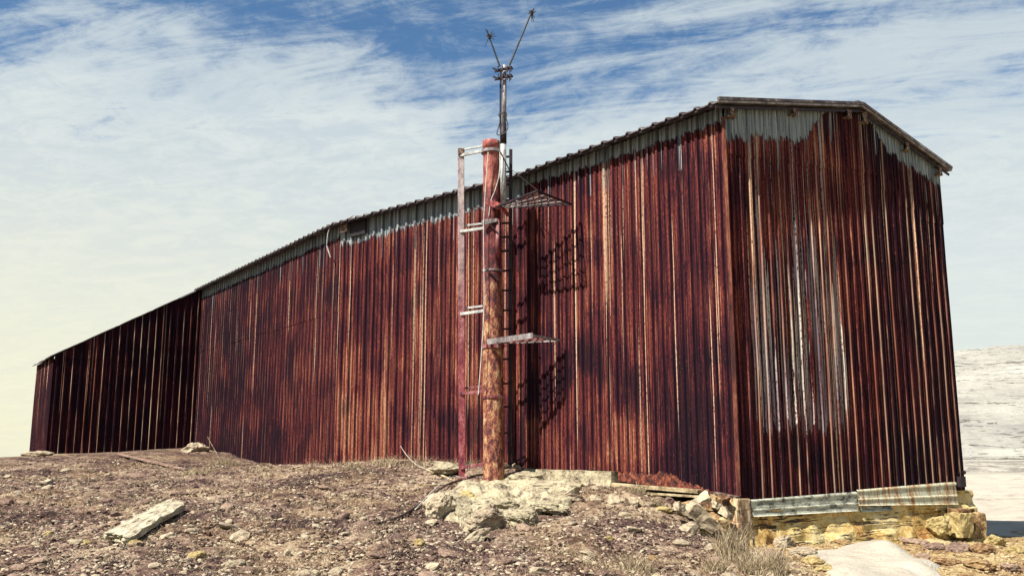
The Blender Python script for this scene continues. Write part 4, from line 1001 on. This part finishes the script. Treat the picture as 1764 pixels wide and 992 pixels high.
# ------------------------------------------------------------------ snow
def snowpatch(name, poly, lift, label=None, res=48, amp=.06):
    """mounded sheet over the ground following the outline given in plan points"""
    cx = sum(p.x for p in poly) / len(poly); cy = sum(p.y for p in poly) / len(poly); K = 72; Rg = 14
    ang = [math.atan2(p.y - cy, p.x - cx) for p in poly]; rad = [math.hypot(p.x - cx, p.y - cy) for p in poly]
    o_ = sorted(zip(ang, rad)); a0 = [a for a, _ in o_]; r0_ = [r for _, r in o_]
    th = np.linspace(-math.pi, math.pi, K, endpoint=False)
    rr_ = np.interp(th, a0, r0_, period=2 * math.pi); mb = MB(); mb.v.append(Vector((cx, cy, gz(cx, cy) + lift)))
    for j in range(1, Rg + 1):
        f = j / Rg
        for k in range(K):
            r_ = rr_[k] * f * (1 + .09 * noise.noise(Vector((th[k] * 4, 1, f))) * f + .05 * noise.noise(Vector((th[k] * 14, 5, 0))) * f)
            x, y = cx + math.cos(th[k]) * r_, cy + math.sin(th[k]) * r_
            z = gz(x, y) + lift * (1 - f ** 4) + amp * noise.noise(Vector((x * 1.3, y * 1.3, 2))) * (1 - f ** 6) - (.06 if j == Rg else 0)
            mb.v.append(Vector((x, y, z)))
    for k in range(K): mb.f.append([0, 1 + k, 1 + (k + 1) % K])
    for j in range(Rg - 1):
        for k in range(K): a = 1 + j * K; mb.f.append([a + k, a + K + k, a + K + (k + 1) % K, a + (k + 1) % K])
    o = mb.build(name, SNOW, smooth=True); tag(o, kind='structure'); return o
def mound(name, poly, lift, mat, label, cat, amp=.10, rag=1.6, tilt=0.0):
    cx = sum(p.x for p in poly) / len(poly); cy = sum(p.y for p in poly) / len(poly); K = 260; Rg = 44
    ang = sorted((math.atan2(p.y - cy, p.x - cx), math.hypot(p.x - cx, p.y - cy)) for p in poly)
    th = np.linspace(-math.pi, math.pi, K, endpoint=False)
    rr_ = np.interp(th, [a for a, _ in ang], [r for _, r in ang], period=2 * math.pi); mb = MB(); mb.v.append(Vector((cx, cy, gz(cx, cy) + lift)))
    for j in range(1, Rg + 1):
        f = min(1, j / (Rg - 3)) ; low = max(0, j - (Rg - 3)) / 3
        for k in range(K):
            e = noise.noise(Vector((math.cos(th[k]) * 3.2, math.sin(th[k]) * 3.2, cx))) * .12 + noise.noise(Vector((math.cos(th[k]) * 9, math.sin(th[k]) * 9, cy))) * .07
            r_ = rr_[k] * f * (1 + rag * e * f) * (1 + .03 * low)
            x, y = cx + math.cos(th[k]) * r_, cy + math.sin(th[k]) * r_
            q_ = Vector((x, y, 0)); st_ = noise.noise(q_ * 1.6); 
            hh = lift * (1 - .45 * f * f) + amp * (noise.noise(q_ * 1.4) + .5 * noise.noise(q_ * 4.1) + .3 * noise.noise(q_ * 10)) + .10 * S(st_, .0, .22) + .02 * noise.noise(q_ * 17)
            mb.v.append(Vector((x, y, gz(x, y) + hh * (1 - low) - .12 * low)))
    for k in range(K): mb.f.append([0, 1 + k, 1 + (k + 1) % K])
    for j in range(Rg - 1):
        for k in range(K): a = 1 + j * K; mb.f.append([a + k, a + K + k, a + K + (k + 1) % K, a + (k + 1) % K])
    return tag(mb.build(name, mat, smooth=False), label, cat)
mound('rock_outcrop', [gpix(x, y) for x, y in ((788, 846), (820, 834), (880, 830), (950, 831), (1000, 842), (985, 862), (950, 880), (918, 890), (895, 886), (872, 900), (838, 904), (812, 915), (792, 910), (786, 885))], .14, CONC, 'broad pale broken rock mass directly below the foot of the steel column', 'rock')
#mound('boulder', [gpix(x, y) for x, y in ((728, 886), (740, 864), (760, 852), (778, 852), (778, 876), (762, 894), (744, 898))], .20, CONC, 'pale leaning boulder below the post foot, left of the big rock mass', 'rock', rag=1.0)
#mound('boulder', [gpix(x, y) for x, y in ((868, 912), (880, 896), (915, 892), (930, 902), (905, 918), (880, 920))], .14, ROCKPALE, 'cracked pale block at the front right lip of the big rock mass', 'rock', rag=.8)
snowpatch('snow_patch', [gpix(x, y) for x, y in ((1420, 975), (1450, 952), (1490, 944), (1530, 946), (1575, 962), (1610, 985), (1600, 1010), (1440, 1005))], .16, amp=.22)
snowpatch('snow_field', [Vector(q + (0,)) for q in ((12.2, 24.3), (13.6, 24.5), (15.5, 25.5), (22, 27), (60, 30), (80, 60), (70, 95), (20, 90), (14, 50), (12.9, 32))], .22, amp=.35)
# ------------------------------------------------------------------ pit wall far off on the right
xs = np.linspace(-60, 420, 241); ts = np.linspace(0, 1, 90); rows = []
for x in xs:
    for t in ts:
        crest = 32 + .03 * (x - 160) + 3.0 * noise.noise(Vector((x * .012, 0, 0))) + 6 * sst(x, 150, 195)
        z = -3 + (crest + 3) * t
        st = 3.2; b_ = z / st; fz = b_ - math.floor(b_)
        y = 215 + 150 * t + 12 * noise.noise(Vector((x * .018, t * 2, 3)))
        bench = (math.floor(b_) + min(1, fz / .45)) * st * .75 + z * .25
        bench += .5 * noise.noise(Vector((x * .08, y * .1, 1))) + .3 * noise.noise(Vector((x * .3, y * .3, 1)))
        if t == 0: bench = -6
        rows.append((x, y, bench))
nt = len(ts); ff = []
for i in range(len(xs) - 1):
    for k in range(nt - 1): a = i * nt + k; ff.append((a, a + nt, a + nt + 1, a + 1))
b0 = len(rows)
for i, x in enumerate(xs):
    c_ = rows[i * nt + nt - 1]; rows.append((c_[0], c_[1] + 300, -20))
for i in range(len(xs) - 1): ff.append((i * nt + nt - 1, (i + 1) * nt + nt - 1, b0 + i + 1, b0 + i))
me = bpy.data.meshes.new('hill'); me.from_pydata(rows, [], ff); tag(link('hill', me, PIT), kind='structure')
K = 60
mb = MB()
for i in range(K + 1):
    x = 10 + 110 * i / K
    for j in range(5):
        y = 100 + 15 * j + 8 * noise.noise(Vector((x * .03, 0, 5))); mb.v.append(Vector((x, y, -2.8 + (.75 if 0 < j < 4 else -.3) + .5 * noise.noise(Vector((x * .25, y * .2, 8))))))
for i in range(K):
    for j in range(4): a = i * 5 + j; mb.f.append([a, a + 5, a + 6, a + 1])
tag(mb.build('haul_road', mat_simple('grey_road', [(.40, (.09, .08, .07)), (.5, (.22, .20, .17)), (.58, (.36, .34, .28))], .35, 9, .95, 0, .3, .1), smooth=True), kind='structure')
# ------------------------------------------------------------------ light
AZ = R(33.9 + 7.5); EL = R(52)
to_sun = Vector((-math.cos(AZ) * math.cos(EL), -math.sin(AZ) * math.cos(EL), math.sin(EL)))
sl_ = bpy.data.lights.new('sun', 'SUN'); sl_.energy = 5.0; sl_.angle = R(.5); sl_.color = (1, .93, .82)
so = bpy.data.objects.new('sun', sl_); COL.objects.link(so); so.rotation_euler = (-to_sun).to_track_quat('-Z', 'Y').to_euler(); so.location = (0, 0, 30)
w = bpy.data.worlds.new('World'); sc.world = w; w.use_nodes = True; t = w.node_tree
class WN(NT):
    def __init__(s): s.t = t; s.n = t.nodes; s.l = t.links
q = WN()
sky = t.nodes.new('ShaderNodeTexSky'); sky.sky_type = 'NISHITA'; sky.sun_disc = False; sky.sun_elevation = EL; sky.sun_rotation = math.atan2(to_sun.x, to_sun.y)
sky.air_density = 1.0; sky.dust_density = .6; sky.ozone_density = 2.0
dv = t.nodes.new('ShaderNodeTexCoord').outputs['Generated']
x, y, z = q.sep(dv)
zc_ = q.math('MAXIMUM', z, 0.0)
den = q.add(zc_, .16)
cxn, cyn = q.math('DIVIDE', x, den), q.math('DIVIDE', y, den)
ca_, sa_ = math.cos(R(-14)), math.sin(R(-14))
ux = q.add(q.mul(cxn, ca_), q.mul(cyn, sa_)); uy = q.sub(q.mul(cyn, ca_), q.mul(cxn, sa_))
pv = q.comb(q.mul(ux, .75), q.mul(uy, 1.5), .0)
c1_ = q.noise(pv, 1.15, 7, .58, .9)
c2_ = q.noise(q.comb(q.mul(ux, 2.2), q.mul(uy, 7.5), 3.0), 1.0, 8, .68, 1.2)
c3_ = q.noise(q.comb(q.mul(ux, 1.2), q.mul(uy, 1.2), 8.0), 9.0, 6, .75, .6)
cc_ = q.add(q.mul(c1_, .50), q.add(q.mul(c2_, .32), q.mul(c3_, .18)))
low = q.math('SUBTRACT', 1.0, q.step(z, .06, .52))
cc_ = q.add(cc_, q.mul(low, .285))
cf = q.step(cc_, .468, .625)
skyc = q.mix(1.0, sky.outputs[0], (.038, .051, .058), 'MULTIPLY')
hz = q.math('SUBTRACT', 1.0, q.step(z, -.02, .38))
left = q.math('SUBTRACT', 1.0, q.step(x, -.6, .35))
cloud = q.mix(q.mul(hz, q.add(.30, q.mul(left, .7))), (.36, .39, .385), (.47, .445, .32))
cloud = q.mix(q.mul(q.step(q.add(q.mul(c3_, .5), q.mul(c2_, .5)), .40, .60), q.add(.12, q.mul(q.step(z, .12, .40), .40))), cloud, (.22, .27, .31))
fin_ = q.mix(q.mul(cf, .92), skyc, cloud)
bg = t.nodes['Background']; t.links.new(fin_, bg.inputs[0]); bg.inputs[1].default_value = 1.0
sc.view_settings.view_transform = 'Standard'; sc.view_settings.look = 'None'; sc.view_settings.exposure = 1.1; sc.view_settings.gamma = 1
sc.cycles.max_bounces = 5
bpy.context.view_layer.update()
